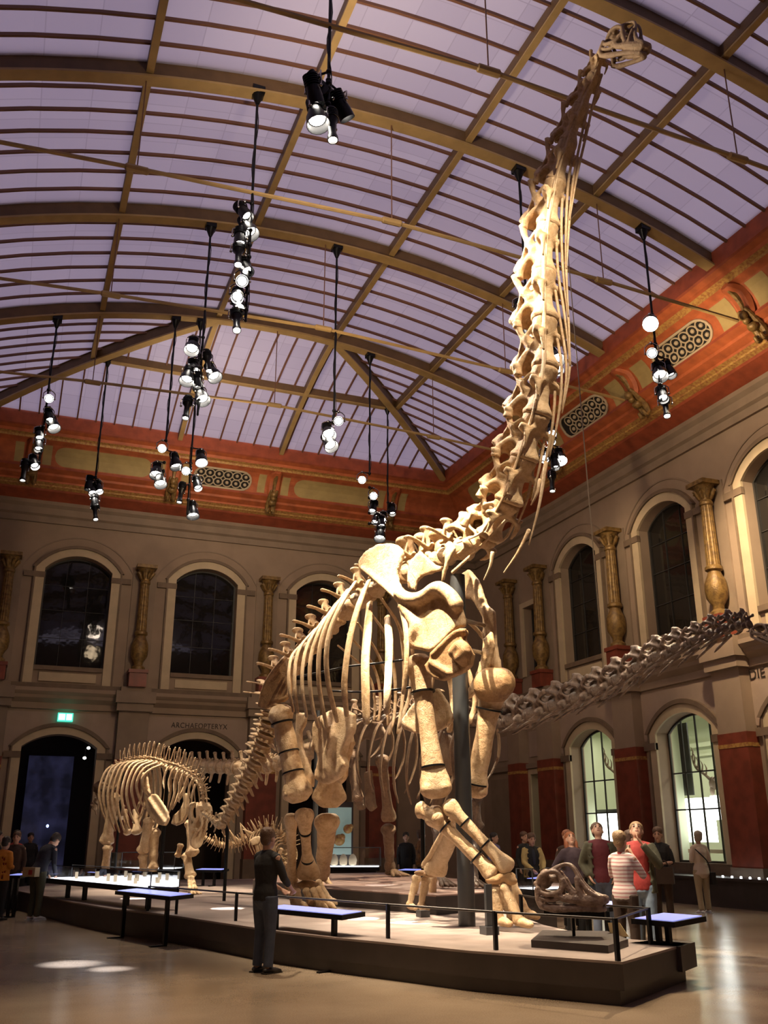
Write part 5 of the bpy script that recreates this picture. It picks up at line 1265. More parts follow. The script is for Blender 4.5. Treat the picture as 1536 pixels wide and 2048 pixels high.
mb = MB(); a = onx(1190, 1625, XR + 1.18); b_ = onx(1240, 1623, XR + 1.18); mb.box(XR + 1.12, XR + 1.2, min(a.y, b_.y) - .05, max(a.y, b_.y), a.z - .02, a.z + .08); a2 = onx(1190, 1700, XR + 1.18); mb.box(XR + 1.12, XR + 1.2, a.y - .06, a.y + .02, a2.z, a.z)
solo('picture_frame', mb, M_FRAME, 'dark frame along the top and side of the glowing panel in the farther window', 'frame')
def antlers(px, py, X, s, label):
    c = onx(px, py, X); r_ = thing('deer_antlers', c, label, 'antlers', 'antlers in the gallery windows'); mb = MB()
    mb.ell(c + Vector((0, 0, -.1)), (.12, .1, .2)); mb.ell(c + Vector((-.05, 0, -.3)), (.07, .07, .14)); part('skull', mb, M_STONE, r_)
    for sg in (-1, 1):
        mb = MB(); P = [c + Vector((0, sg * .08 * s, 0)), c + Vector((.0, sg * .45 * s, .25 * s)), c + Vector((0, sg * .9 * s, .55 * s)), c + Vector((0, sg * 1.1 * s, 1.0 * s))]
        q = catmull(P, 4); mb.tube(q, [.05, .05, .045, .04, .04, .04, .05, .05, .045, .035, .03, .025, .015][:len(q)], 7)
        for k in (3, 5, 7, 9, 11): mb.tube([q[k], q[k] + Vector((0, -sg * .08 * s, .28 * s)), q[k] + Vector((0, sg * .02, .45 * s))], [.03, .022, .008], 6, k=2)
        part('antler', mb, M_STONE, r_)
antlers(1425, 1560, XR + 1.6, .75, 'brown branching antlers behind the nearer arched window')
antlers(1238, 1552, XR + 1.4, .75, 'dark branching antlers behind the farther arched window')
mb = MB(); p = onx(1398, 1712, XR + .1); mb.box(XR + .55, XR + .62, p.y - 1.1, p.y + 1.0, 1.2, 1.3); solo('window_rail', mb, M_CREAM, 'pale horizontal rail behind the nearer arched window', 'rail', base=(XR + .58, p.y, 1.2))
# ---- exit sign, wall lettering, far-arch lamps and projections
p = onz(131, 1434, 0) if False else ony(131, 1434, YF - .2); t = thing('exit_sign', p, 'green and white lit emergency exit sign above the left far arch', 'exit sign')
M_GRN = mat('exit_green', (.05, .5, .35), .4, emit=(.08, .75, .55), es=1.3); M_WHT = mat('exit_white', (.9, 1, .95), .4, emit=(.75, 1, .93), es=1.6)
mb = MB(); mb.box(p.x - .25, p.x + .25, p.y, p.y + .2, p.z - .14, p.z + .14); part('sign_box', mb, M_GRN, t)
mb = MB(); mb.box(p.x + .03, p.x + .21, p.y - .008, p.y, p.z - .10, p.z + .10); part('door_symbol', mb, M_WHT, t)
mb = MB(); x0 = p.x - .12; mb.ell((x0, p.y - .006, p.z + .07), (.022, .006, .022)); mb.tube([(x0, p.y - .006, p.z + .045), (x0 - .02, p.y - .006, p.z - .02), (x0 + .04, p.y - .006, p.z - .09)], .016, 6); mb.tube([(x0 - .02, p.y - .006, p.z - .02), (x0 - .07, p.y - .006, p.z - .08)], .014, 6); mb.tube([(x0 - .05, p.y - .006, p.z + .0), (x0, p.y - .006, p.z + .035), (x0 + .06, p.y - .006, p.z + .01)], .012, 6)
mb.box(p.x - .22, p.x - .01, p.y - .003, p.y - .001, p.z - .10, p.z + .10); part('running_figure', mb, M_WHT, t)
def lettering(body, loc, rot, size, label, width=None):
    cu = bpy.data.curves.new('lettering', 'FONT'); cu.body = body; cu.size = size; cu.extrude = .008; cu.align_x = 'LEFT'; cu.space_character = 1.08
    o = bpy.data.objects.new('tmp', cu); C.objects.link(o); bpy.context.evaluated_depsgraph_get().update()
    me = bpy.data.meshes.new_from_object(o.evaluated_get(bpy.context.evaluated_depsgraph_get())); bpy.data.objects.remove(o)
    me.materials.clear(); me.materials.append(M_LETTER); me.name = 'wall_lettering'
    xs = [v.co.x for v in me.vertices]; k = width / (max(xs) - min(xs)) if width else 1
    o = link('inscription', me); o.location = loc; o.rotation_euler = rot; o.scale = (k, 1, 1); tag(o, label, 'lettering'); return o
M_LETTER = mat('letter_paint_dark', (.045, .03, .02), .6)
p0, p1 = ony(342, 1456, YF - .04), ony(454, 1466, YF - .04); lettering('ARCHAEOPTERYX', (p0.x, YF - .04, 5.32), (PI / 2, 0, 0), .26, 'dark capital lettering painted above the second far arch', p1.x - p0.x)
p0 = onx(1499, 1360, XR - .04); lettering('DIE WELT', (XR - .04, p0.y, p0.z), (PI / 2, 0, -PI / 2), .36, 'dark capital lettering on the right wall cut by the photo edge, beside the pilaster')
for px, py, m_ in ((177, 1495, 0), (169, 1515, 0)):
    p = ony(px, py, YF + 2.5); mb = MB(); mb.lathe([(.05, .10), (.08, .0), (.085, -.04)], p, 12); t = thing('ceiling_spot', p, 'small lit spot in the dark room through the left far arch, %s' % ('upper one' if py == 1495 else 'lower one'), 'lamp')
    part('lamp_body', mb, M_BLACK, t); mb = MB(); mb.ell(p - Vector((0, .05, .02)), (.06, .05, .05)); part('lens', mb, M_LENS, t); mb = MB(); mb.tube([p + Vector((0, 0, .1)), (p.x, p.y, 5.6)], .012, 6); part('rod', mb, M_BLACK, t)
M_PROJ = bpy.data.materials.new('projection_screen'); M_PROJ.use_nodes = True
nt = M_PROJ.node_tree; b = nt.nodes['Principled BSDF']; b.inputs['Base Color'].default_value = (.03, .03, .04, 1)
tc = nt.nodes.new('ShaderNodeTexCoord'); n3 = nt.nodes.new('ShaderNodeTexNoise'); n3.inputs['Scale'].default_value = 1.4; n3.inputs['Detail'].default_value = 4
cr = nt.nodes.new('ShaderNodeValToRGB'); cr.color_ramp.elements[0].position = .4; cr.color_ramp.elements[0].color = (.004, .004, .009, 1); cr.color_ramp.elements[1].position = .75; cr.color_ramp.elements[1].color = (.018, .018, .045, 1)
nt.links.new(tc.outputs['Object'], n3.inputs['Vector']); nt.links.new(n3.outputs['Fac'], cr.inputs[0]); nt.links.new(cr.outputs[0], b.inputs['Emission Color']); b.inputs['Emission Strength'].default_value = 1
mb = MB(); a = ony(60, 1500, YF + 5); b_ = ony(150, 1500, YF + 5); mb.box(a.x, b_.x, YF + 5, YF + 5.05, .3, 4.6); solo('projection_screen', mb, M_PROJ, 'tall dim bluish screen in the dark room through the left far arch', 'screen', base=(1, YF + 5, .3))
M_BLUEL = mat('blue_lamp_glow', (.2, .3, 1), .4, emit=(.35, .45, 1), es=3)
p = ony(95, 1652, YF + 4.5); mb = MB(); mb.ell(p, (.05, .04, .06)); solo('blue_lamp', mb, M_BLUEL, 'small blue-white point of light inside the left far arch', 'lamp', base=p)
# ---- thin suspension cable for the dark skeleton's neck
D = Side((8.4, 18.5), (.3, -.954))
cb = D(1207, 1338, 0); mb = MB(); top = Vector((cb.x, cb.y, roofz(cb.x, cb.y))); q = D(1130, 690, 0)
mb.tube([cb, Vector((cb.x - .1, cb.y, roofz(cb.x, cb.y) + .1))], .012, 6); solo('suspension_cable', mb, M_WIRE, 'thin taut cable from the roof down to the dark skeleton\'s long neck', 'cable', base=cb)
# post on which the thick steel tube stands is in 04
# ================================================================ the dark skeleton behind, its neck reaching right
dl = Vector((8.2, 19, .72))
dip = thing('sauropod_skeleton', dl, 'dark long-necked dinosaur skeleton behind, its low neck stretching right to the wall', 'dinosaur skeleton')
M_D = M_GREYBONE
up_d = ZUP
NKD = [(985, 1440), (1020, 1442), (1062, 1428), (1106, 1413), (1150, 1398), (1192, 1382), (1232, 1362), (1272, 1338), (1311, 1316), (1350, 1298), (1388, 1282), (1422, 1268), (1452, 1256), (1480, 1250), (1500, 1248)]
DN = [D(x, y, 0) for x, y in NKD]
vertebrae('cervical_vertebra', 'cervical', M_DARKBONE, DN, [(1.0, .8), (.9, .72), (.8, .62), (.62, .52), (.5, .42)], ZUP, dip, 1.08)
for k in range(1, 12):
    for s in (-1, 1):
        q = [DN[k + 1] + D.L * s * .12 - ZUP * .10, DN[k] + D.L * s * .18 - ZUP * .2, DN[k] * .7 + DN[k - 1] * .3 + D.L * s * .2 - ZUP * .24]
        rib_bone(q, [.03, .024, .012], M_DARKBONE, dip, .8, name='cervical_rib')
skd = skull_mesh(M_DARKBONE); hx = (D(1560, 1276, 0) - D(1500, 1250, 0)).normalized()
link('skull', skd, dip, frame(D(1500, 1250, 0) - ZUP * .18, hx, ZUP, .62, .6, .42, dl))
BD = [(700, 1452), (722, 1449), (745, 1445), (768, 1441), (792, 1438), (816, 1436), (842, 1434), (868, 1434), (896, 1436), (925, 1438), (955, 1440), (985, 1440)]
BDW = [D(x, y, 0) for x, y in BD]
vertebrae('dorsal_vertebra', 'dorsal', M_GREYBONE, BDW, [(.5, .42), (.5, .42)], ZUP, dip, .95)
TD = [(348, 1530), (362, 1530), (377, 1531), (392, 1532), (407, 1533), (423, 1534), (440, 1535), (457, 1535), (475, 1536), (493, 1536), (512, 1535), (532, 1532), (552, 1527), (573, 1521), (594, 1513), (615, 1504), (636, 1493), (658, 1480), (680, 1465), (700, 1452)]
TDW = [D(x, y, 0) for x, y in TD]
vertebrae('caudal_vertebra', 'caudal', M_BONE2, TDW, [(.42, .50), (.50, .62)], ZUP, dip, .9)
cz3 = lambda u, v: (500 + u / 2.56, 1050 + v / 2.56)
for k, (x, y) in enumerate(BD[1:-1]):
    for s in (-1, 1):
        ln = [.7, 1.0, 1.3, 1.5, 1.6, 1.7, 1.7, 1.6, 1.4, 1.1][k]; c = BDW[k + 1]; q = [c + D.L * s * .18 + ZUP * .1, c + D.L * s * .55 - ZUP * .15 * ln, c + D.L * s * .68 - ZUP * .55 * ln - D.F * .1, c + D.L * s * .60 - ZUP * .85 * ln - D.F * .2, c + D.L * s * .45 - ZUP * 1.05 * ln - D.F * .25]
        rib_bone(q, [.04, .045, .042, .038, .022], M_GREYBONE, dip, .5, ref=D.F)
blade('ilium', [D(x, y, -.35) for x, y in [(690, 1475), (700, 1450), (730, 1440), (762, 1445), (775, 1470), (750, 1482), (730, 1478), (715, 1492), (700, 1490)]], M_GREYBONE, dip, .08, (), .03, 3)
blade('scapula', [D(x, y, -.5) for x, y in [(868, 1470), (888, 1462), (908, 1475), (925, 1500), (925, 1530), (905, 1552), (885, 1548), (868, 1520), (858, 1490)]], M_GREYBONE, dip, .07, (), .03, 3)
for P_, l in (([(690, 1490), (700, 1495), (712, 1540), (722, 1590), (730, 1618), (718, 1622), (708, 1600)], -.1), ([(730, 1545), (742, 1540), (748, 1590), (752, 1616), (742, 1624), (732, 1612)], -.1)):
    blade('pubis', [D(x, y, l) for x, y in P_], M_GREYBONE, dip, .10, (), .03, 3)
fD = onz(787, 1756, .78)
# hind leg on its far side plants on the inner platform
def leg(S, root, J, m_, rs, names=('femur', 'tibia'), foot=None, tw=(1.5, 1.7)):
    for (a, b_), r, nm in zip(zip(J, J[1:]), rs, names): long_bone(nm, a, b_, m_, root, r, (tw[0], 1.1), (tw[1], 1.1), side=RT, voxel=.026)
def toefan(S, root, c, m_, r=.035, n=4, ln=.22, drop=.06):
    for k in range(n):
        a = (k - (n - 1) / 2) * .42; d = S.F * math.cos(a) + S.L * math.sin(a)
        mb = MB(); mb.tube([c + d * .03 + ZUP * (drop + .02), c + d * ln * .55 + ZUP * drop * .4, c + d * ln + ZUP * (-.0)], [r * 1.2, r, r * .5], 8, k=2); mb.ell(c + d * ln * .5 + ZUP * drop * .4, r * 1.25); part('toe', mb, m_, root, 0)
g = onz(785, 1752, .74); l0 = D.off(g)
leg(D, dip, [D(763, 1512, .1), D(778, 1640, l0 * .7)], M_GREYBONE, [.11], ('femur',))
leg(D, dip, [D(776, 1652, l0 * .7), D(780, 1738, l0)], M_GREYBONE, [.12], ('tibia',), tw=(1.6, 1.2))
mb = MB(); mb.ell(D(780, 1745, l0), (.14, .14, .07)); opart('ankle_bone', mb, M_GREYBONE, dip, .025, 2)
toefan(D, dip, Vector((g.x, g.y, .76)), M_GREYBONE, .05, 4, .42, .08)
g2 = Vector((g.x - .55, g.y - .5, .74))
leg(D, dip, [D(708, 1500, -.4), D(716, 1600, -.45)], M_GREYBONE, [.08], ('femur',))
gf = onz(882, 1772, .76); l1 = D.off(gf)
leg(D, dip, [D(888, 1540, -.4), D(868, 1640, -.3)], M_GREYBONE, [.10], ('humerus',))
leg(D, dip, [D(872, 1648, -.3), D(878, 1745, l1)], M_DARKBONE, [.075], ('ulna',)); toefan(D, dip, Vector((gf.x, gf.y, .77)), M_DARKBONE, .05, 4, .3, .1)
blade('scapula', [D(x, y, .5) for x, y in [(956, 1558), (972, 1566), (970, 1590), (958, 1606), (952, 1640), (946, 1640), (944, 1600), (950, 1570)]], M_DARKBONE, dip, .1, (), .03, 3)
gh = onz(945, 1772, .76)
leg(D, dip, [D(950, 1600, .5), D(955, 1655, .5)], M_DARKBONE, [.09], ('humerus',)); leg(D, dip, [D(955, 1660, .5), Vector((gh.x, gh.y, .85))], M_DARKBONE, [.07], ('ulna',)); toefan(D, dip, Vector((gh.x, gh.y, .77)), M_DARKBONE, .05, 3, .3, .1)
mb = MB(); p = BDW[6]; mb.tube([(p.x, p.y, .72), (p.x, p.y, p.z - .1)], .045, 12, rnd=False); part('mount_post', mb, M_BLACK, dip)

# ================================================================ the smaller skeleton at the left with tall cleft spines
K = Side((4.0, 24.2), (.34, -.94))
kl = Vector((3.6, 25.5, .42))
dic = thing('sauropod_skeleton', kl, 'pale smaller dinosaur skeleton at the left with a fan of tall back spines, head bowed', 'dinosaur skeleton')
M_K = M_BONE2
k5 = lambda u, v: (u / 2.56, 1400 + v / 2.56)
kk = lambda u, v, l=0: K(*k5(u, v), l)
SPN = [(610, 345), (634, 337), (658, 330), (682, 325), (706, 321), (730, 319), (754, 319), (778, 321), (802, 325), (826, 331), (852, 340), (878, 350)]
SW = [kk(*p) for p in SPN]
vertebrae('dorsal_vertebra', 'spined', M_K, SW, [(.30, .21), (.32, .25), (.32, .25), (.30, .22)], lambda t: ZUP - K.F * (.35 - .5 * t), dic, 1.0)
SN = [kk(*p) for p in [(878, 350), (905, 358), (932, 367), (958, 378), (984, 392), (1006, 410), (1024, 432), (1036, 458), (1040, 486), (1036, 512)]]
vertebrae('cervical_vertebra', 'spined', M_K, SN, [(.30, .26), (.26, .20), (.2, .12)], lambda t: ZUP * (1 - t) + K.F * (.4 + t), dic, 1.0)
for k, p in enumerate(SN[:7]):
    for s in (-1, 1):
        q = [p + K.L * s * .12, p + K.L * s * .2 - ZUP * .3, p + K.L * s * .22 - ZUP * (.5 + .06 * k) + K.F * .1]; rib_bone(q, [.028, .025, .012], M_K, dic, .6)
skk = skull_mesh(M_K); hx = (K(*k5(1015, 715), 0) - K(*k5(1034, 525), 0)).normalized()
link('skull', skk, dic, frame(K(*k5(1032, 520), 0) - K.F * .15, hx, K.F, 1.0, 1.15, .55, kl))
TK = [kk(*p) for p in [(480, 560), (495, 520), (515, 485), (537, 450), (560, 415), (580, 385), (596, 362), (610, 345)]]
vertebrae('caudal_vertebra', 'caudal', M_K, TK, [(.22, .3), (.3, .4)], ZUP, dic, .9)
blade('ilium', [kk(*p) for p in [(482, 470), (485, 430), (515, 410), (545, 430), (580, 360), (625, 360), (630, 420), (600, 450), (560, 470), (545, 490), (510, 485)]], M_GREYBONE, dic, .09, [([kk(u, v, -.08) for u, v in [(484, 440), (520, 455), (570, 455), (610, 445)]], .06)], .03, 3)
for k in range(11):
    t = k / 10; a = SW[min(10, k + 1)]; ln = .55 + .75 * math.sin(PI * min(1, .25 + t * .8))
    for s in (-1, 1):
        q = [a + K.L * s * .12 + ZUP * .05, a + K.L * s * .48 - ZUP * .12, a + K.L * s * .62 - ZUP * .6 * ln - K.F * .05, a + K.L * s * .52 - ZUP * 1.05 * ln - K.F * .02, a + K.L * s * .38 - ZUP * 1.35 * ln + K.F * .05]
        rib_bone(q, [.04, .05, .052, .05, .03], M_K, dic, .6, ref=K.F)
def kb(nm, a, b_, l0, l1, r, top=(1.5, 1.1), bot=(1.6, 1.1), m_=None, voxel=.022): long_bone(nm, K(*k5(*a), l0), K(*k5(*b_), l1), m_ or M_K, dic, r * 1.3, top, bot, side=RT, voxel=voxel)
kb('femur', (585, 480), (545, 735), -.45, -.4, .095); kb('tibia', (552, 748), (536, 880), -.4, -.35, .075)
kb('femur', (615, 540), (612, 600), .3, .3, .09, (1.3, 1), (1.8, 1.2)); kb('tibia', (790, 665), (785, 870), .0, .0, .085, (1.6, 1.1), (1.2, 1))
kb('ischium', (640, 560), (655, 685), .0, 0, .055, (1, 1), (1.7, 1.2)); kb('pubis', (690, 560), (702, 680), .0, 0, .06, (1, 1), (2.0, 1.2))
blade('scapula', [kk(u, v, -.4) for u, v in [(722, 370), (752, 370), (760, 430), (770, 480), (800, 480), (830, 520), (860, 570), (868, 610), (850, 645), (815, 640), (780, 610), (755, 570), (748, 500), (728, 430)]], M_K, dic, .07, [([kk(u, v, -.45) for u, v in [(760, 500), (800, 560), (850, 630)]], .06)], .026, 4)
blade('scapula', [kk(u, v, .45) for u, v in [(945, 475), (965, 480), (968, 540), (960, 590), (940, 630), (905, 645), (880, 635), (890, 590), (925, 560), (942, 520)]], M_K, dic, .07, (), .026, 4)
kb('humerus', (765, 610), (730, 780), -.4, -.4, .08); kb('ulna', (730, 795), (735, 880), -.4, -.35, .07)
kb('humerus', (975, 620), (985, 790), .45, .4, .085); kb('ulna', (955, 790), (975, 905), .4, .35, .075); kb('radius', (925, 740), (910, 800), .35, .3, .05)
gk = onz(*k5(985, 992), .44)
kb('metacarpal', (968, 905), (972, 968), .35, K.off(gk), .035, (1.2, 1.1), (1.2, 1.1)); kb('metacarpal', (980, 905), (992, 970), .35, K.off(gk), .035, (1.2, 1.1), (1.2, 1.1)); kb('metacarpal', (985, 905), (1003, 966), .4, K.off(gk), .03, (1.2, 1.1), (1.2, 1.1))
toefan(K, dic, Vector((gk.x, gk.y, .45)), M_K, .035, 4, .22, .05)
for u, l in ((536, -.35), (735, -.35), (785, 0)):
    c = K(*k5(u, 890), l); c.z = .47; mb = MB(); h = K(*k5(u, 880), l).z; mb.tube([(c.x, c.y, h), (c.x, c.y, .5)], [.06, .075], 10); opart('metatarsal', mb, M_K, dic, .025, 2); toefan(K, dic, c, M_K, .035, 4, .2, .05)
p = K(*k5(840, 640), 0); mb = MB(); mb.tube([(p.x, p.y, .42), (p.x, p.y, SW[8].z - .1)], .05, 12, rnd=False); part('mount_post', mb, M_BLACK, dic)
p = SW[1]; mb = MB(); mb.tube([(p.x, p.y, .42), (p.x, p.y, p.z - .1)], .035, 12, rnd=False); part('mount_post', mb, M_BLACK, dic)
# slim post carrying the great skeleton's tail
p = onz(448, 1802, .42); mb = MB(); mb.tube([(p.x, p.y, .42), (p.x, p.y, 2.4)], .035, 10, rnd=False); solo('support_post', mb, M_BLACK, 'slim black post under the end of the great skeleton\'s drooping tail', 'post', base=(p.x, p.y, .42))

# ================================================================ the spiky armoured skeleton, low behind the standing man
H = Side((6.9, 23.2), (.25, -.97))
# it stands turned towards the right; its spiked tail sweeps out to the left
hl = Vector((6.3, 24, .42))
ken = thing('stegosaur_skeleton', hl, 'small spiny armoured dinosaur skeleton low behind the standing man, spiked tail to the left', 'dinosaur skeleton')
h6 = lambda u, v, d=25.5: (lambda r: EYE + r * (d / math.hypot(r.x, r.y)))(ray(u / 2.56, 1400 + v / 2.56))
TL = [h6(*p) for p in [(1010, 672), (1040, 700), (1075, 722), (1110, 738), (1145, 745), (1180, 745), (1212, 738), (1242, 725), (1270, 708), (1298, 692)]]
vertebrae('caudal_vertebra', 'caudal', M_K, catmull(TL, 2), [(.12, .14), (.28, .3)], ZUP, ken, .9)
BK = [h6(*p) for p in [(1298, 692), (1325, 675), (1352, 664), (1380, 662), (1408, 668), (1432, 682), (1452, 704), (1466, 732), (1474, 765)]]
vertebrae('dorsal_vertebra', 'dorsal', M_K, catmull(BK, 2), [(.26, .24), (.26, .24)], ZUP, ken, .9)
NS = [h6(*p) for p in [(1474, 765), (1478, 790), (1478, 815), (1470, 838)]]
vertebrae('cervical_vertebra', 'cervical', M_K, NS, [(.6, .5)], (NS[0] - NS[-1]).orthogonal(), ken, 1.1)
hx = (h6(1405, 862) - h6(1470, 842)).normalized(); link('skull', skull_mesh(M_K), ken, frame(h6(1468, 842), hx, ZUP, .42, .42, .30, hl))
def spike(a, b_, r, s=1): 
    mb = MB(); mb.tube([a, a.lerp(b_, .5), b_], [r, r * .65, r * .12], 8, rnd=False); part('spike', mb, M_BONE2, ken, 0)
for (u0, v0), (u1, v1) in (((1112, 738), (1100, 685)), ((1185, 742), (1135, 675)), ((1215, 735), (1168, 655)), ((1245, 722), (1230, 628)), ((1280, 700), (1232, 632)), ((1300, 690), (1240, 660)), ((1318, 680), (1282, 612)), ((1345, 665), (1322, 618)), ((1370, 660), (1362, 605)), ((1403, 666), (1400, 618)), ((1438, 684), (1440, 630)), ((1462, 722), (1475, 668)), ((1230, 730), (1205, 700)), ((1470, 745), (1498, 700))):
    spike(h6(u0, v0, 25.4), h6(u1, v1, 25.3), .05)
for k, p in enumerate(catmull(BK, 2)[3:15]):
    for s in (-1, 1):
        q = [p, p + D.L * s * .25 - ZUP * .05, p + D.L * s * .34 - ZUP * .32, p + D.L * s * .22 - ZUP * .58]; rib_bone(q, [.018, .022, .02, .012], M_K, ken, .6)
blade('ilium', [h6(*p, 25.2) for p in [(1275, 720), (1300, 700), (1330, 695), (1340, 715), (1320, 740), (1290, 745)]], M_K, ken, .06, (), .025, 3)
def gl(u, d=25.5): 
    r = ray(u / 2.56, 1672); u2 = Vector((r.x, r.y, 0)).normalized() * d; return Vector((u2.x, u2.y, .44))
for (u0, v0), (u1, v1), ug, d in (((1310, 725), (1325, 790), 1318, 25.3), ((1335, 735), (1350, 790), 1345, 25.8), ((1440, 760), (1425, 815), 1440, 25.3), ((1460, 770), (1470, 825), 1470, 25.8)):
    a, b_, g = h6(u0, v0, d), h6(u1, v1, d), gl(ug, d); long_bone('femur', a, b_, M_K, ken, .05, (1.4, 1.1), (1.5, 1.1), side=RT, voxel=.02); long_bone('tibia', b_, g + ZUP * .06, M_K, ken, .04, (1.4, 1.1), (1.4, 1.1), side=RT, voxel=.02); toefan(D, ken, g, M_K, .02, 3, .12, .04)
# ================================================================ visitors
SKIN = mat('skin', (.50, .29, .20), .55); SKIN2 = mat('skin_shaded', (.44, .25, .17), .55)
def hairm(n, c): return mat('hair_' + n, c, .55, bump=.5, bscale=60)
H_DK, H_BR, H_GR, H_LB, H_RD = hairm('dark', (.025, .016, .012)), hairm('brown', (.10, .05, .025)), hairm('grey', (.42, .36, .28)), hairm('light_brown', (.28, .17, .08)), hairm('red', (.30, .10, .04))
def cloth(n, c, **k): return mat('cloth_' + n, c, .85, bump=.25, bscale=22, **k)
C_BLACK, C_DKBL, C_JEAN, C_LJEAN = cloth('black', (.014, .013, .013)), cloth('dark_blue', (.02, .022, .035)), cloth('jeans', (.065, .08, .12), var=.3, scale=6), cloth('light_jeans', (.22, .29, .38), var=.3, scale=6)
C_OLIVE, C_BEIGE, C_KHAKI, C_YEL, C_RED = cloth('olive', (.06, .055, .03)), cloth('beige', (.66, .54, .42)), cloth('khaki', (.42, .33, .20)), cloth('yellow_beige', (.42, .31, .12)), cloth('red', (.30, .03, .025))
C_PLUM, C_MAROON, C_BRN, C_ORG, C_LILAC = cloth('plum', (.07, .045, .055)), cloth('maroon', (.10, .012, .018)), cloth('brown', (.05, .028, .018)), cloth('orange', (.55, .20, .02)), cloth('lilac', (.16, .13, .26))
C_STRIPE = bpy.data.materials.new('cloth_striped'); C_STRIPE.use_nodes = True
nt = C_STRIPE.node_tree; b = nt.nodes['Principled BSDF']; b.inputs['Roughness'].default_value = .85; tc = nt.nodes.new('ShaderNodeTexCoord'); wv = nt.nodes.new('ShaderNodeTexWave')
wv.bands_direction = 'Z'; wv.inputs['Scale'].default_value = 6.5; wv.inputs['Distortion'].default_value = .6; cr = nt.nodes.new('ShaderNodeValToRGB')
cr.color_ramp.elements[0].position = .30; cr.color_ramp.elements[0].color = (.50, .26, .25, 1); cr.color_ramp.elements[1].position = .42; cr.color_ramp.elements[1].color = (.70, .60, .55, 1)
nt.links.new(tc.outputs['Object'], wv.inputs['Vector']); nt.links.new(wv.outputs['Fac'], cr.inputs[0]); nt.links.new(cr.outputs[0], b.inputs['Base Color'])
M_SHOE = mat('shoe_leather', (.02, .015, .012), .5); M_EYE = mat('eye_dark', (.02, .015, .012), .3); M_LIP = mat('lip', (.35, .12, .10), .5); M_YSHOE = mat('shoe_yellow', (.75, .60, .02), .5); M_WSHOE = mat('shoe_white', (.6, .6, .62), .5)
def person(px, d, face, label, h=1.75, top=C_BLACK, legs=C_JEAN, hair=H_DK, shoes=M_SHOE, skin=SKIN, look=0, turn=0, lean=0, armR='down', armL='down', jacket=None, hairlen=0, sleeves=1, coat=0, bag=None, vox=.016, female=False, group=None, z0=0, at_=None, collar=None, stride=.0, build=1.0):
    """face: heading in degrees (0 = away along the hall, 90 = to the right); look: head pitch; turn: head yaw; lean: torso bend"""
    loc = Vector(at_) if at_ else atd(px, d); loc.z = z0
    t = thing('person', loc, label, 'person', group); s = h / 1.75; A = -math.radians(face)
    Rz = Matrix.Rotation(A, 3, 'Z'); W = build
    pel = Vector((0, 0, .95)); LR = Matrix.Rotation(-math.radians(lean), 3, 'X')
    S0 = s
    def G(p): return loc + Rz @ (Vector(p) * S0)            # local frame: +Y forward, +X right
    def T(p):                                              # torso points lean about the hips
        return G(pel + LR @ (Vector(p) - pel)) if not isinstance(p, list) else None
    sw = .185 * W if not female else .165 * W
    HR = LR @ Matrix.Rotation(-math.radians(-look), 3, 'X') if False else LR @ Matrix.Rotation(math.radians(look), 3, 'X')
    HR = LR @ Matrix.Rotation(math.radians(-turn), 3, 'Z') @ Matrix.Rotation(math.radians(look), 3, 'X')
    nk = pel + LR @ (Vector((0, -.005, 1.50)) - pel); hc = nk + HR @ Vector((0, .02, .145)); 
    def Hd(p): return G(hc + HR @ Vector(p))
    fwd = Rz @ LR @ Vector((0, 1, 0)); rt = Rz @ Vector((1, 0, 0)); upv = Rz @ LR @ Vector((0, 0, 1))
    arms = {}
    for nm, sg in (('R', 1), ('L', -1)):
        pose = armR if nm == 'R' else armL
        S_ = pel + LR @ (Vector((sg * sw, 0, 1.42)) - pel)
        P = {'down': ((sg * (sw + .05), -.02, 1.14), (sg * (sw + .04), .06, .90)), 'pocket': ((sg * (sw + .10), -.06, 1.14), (sg * (sw + .01), .08, .96)), 'bent': ((sg * (sw + .06), -.02, 1.14), (sg * .10, .24, 1.12)),
             'fold': ((sg * (sw + .06), .04, 1.16), (-sg * .06, .22, 1.14)), 'face': ((sg * (sw + .08), .14, 1.18), (sg * .06, .22, 1.46)), 'camera': ((sg * (sw + .06), .16, 1.22), (sg * .05, .26, 1.60)),
             'hip': ((sg * (sw + .17), -.08, 1.17), (sg * (sw - .02), -.02, 1.02)), 'back': ((sg * (sw + .06), -.10, 1.16), (sg * .08, -.16, 1.02)), 'reach': ((sg * (sw + .05), .10, 1.15), (sg * .12, .36, 1.0))}[pose]
        if pose in ('bent', 'fold', 'face', 'camera', 'reach') or lean: P = tuple(pel + LR @ (Vector(q) - pel) for q in P)
        arms[nm] = (S_, Vector(P[0]), Vector(P[1]), sg)
    st = stride
    L = {}
    for nm, sg in (('R', 1), ('L', -1)):
        f = st * sg; L[nm] = (Vector((sg * .095, 0, .93)), Vector((sg * .105, .02 + f * .5, .50)), Vector((sg * .11, f, .085)), sg)
    body = MB()
    def tor(mb, inf, z0_=.90, z1_=1.46, m_=1):
        zs = [.88, .98, 1.08, 1.20, 1.32, 1.40, 1.455]; wx = [.165, .165, .142, .155, .172, .165, .10]; wy = [.115, .118, .10, .112, .122, .10, .07]
        if female: wx = [.165, .17, .128, .138, .152, .145, .085]; wy = [.115, .12, .092, .11, .125, .092, .06]
        q = [(z, a * W + inf, b__ * W + inf) for z, a, b__ in zip(zs, wx, wy) if z >= z0_ - .03 and z <= z1_ + .01]
        mb.tube([T((0, 0, z)) for z, _, _ in q], [a * s for _, a, _ in q], 16, ref=rt, flat=[b__ / a for _, a, b__ in q], k=2)
    tor(body, 0)
    body.tube([G(nk + LR @ Vector((0, -.01, -.06))), G(nk), Hd((0, -.03, -.08))], [.062 * s, .054 * s, .056 * s], 10)
    # head: skull, jaw, nose, ears
    HM = Rz @ HR; s0 = s; s = s * 1.1
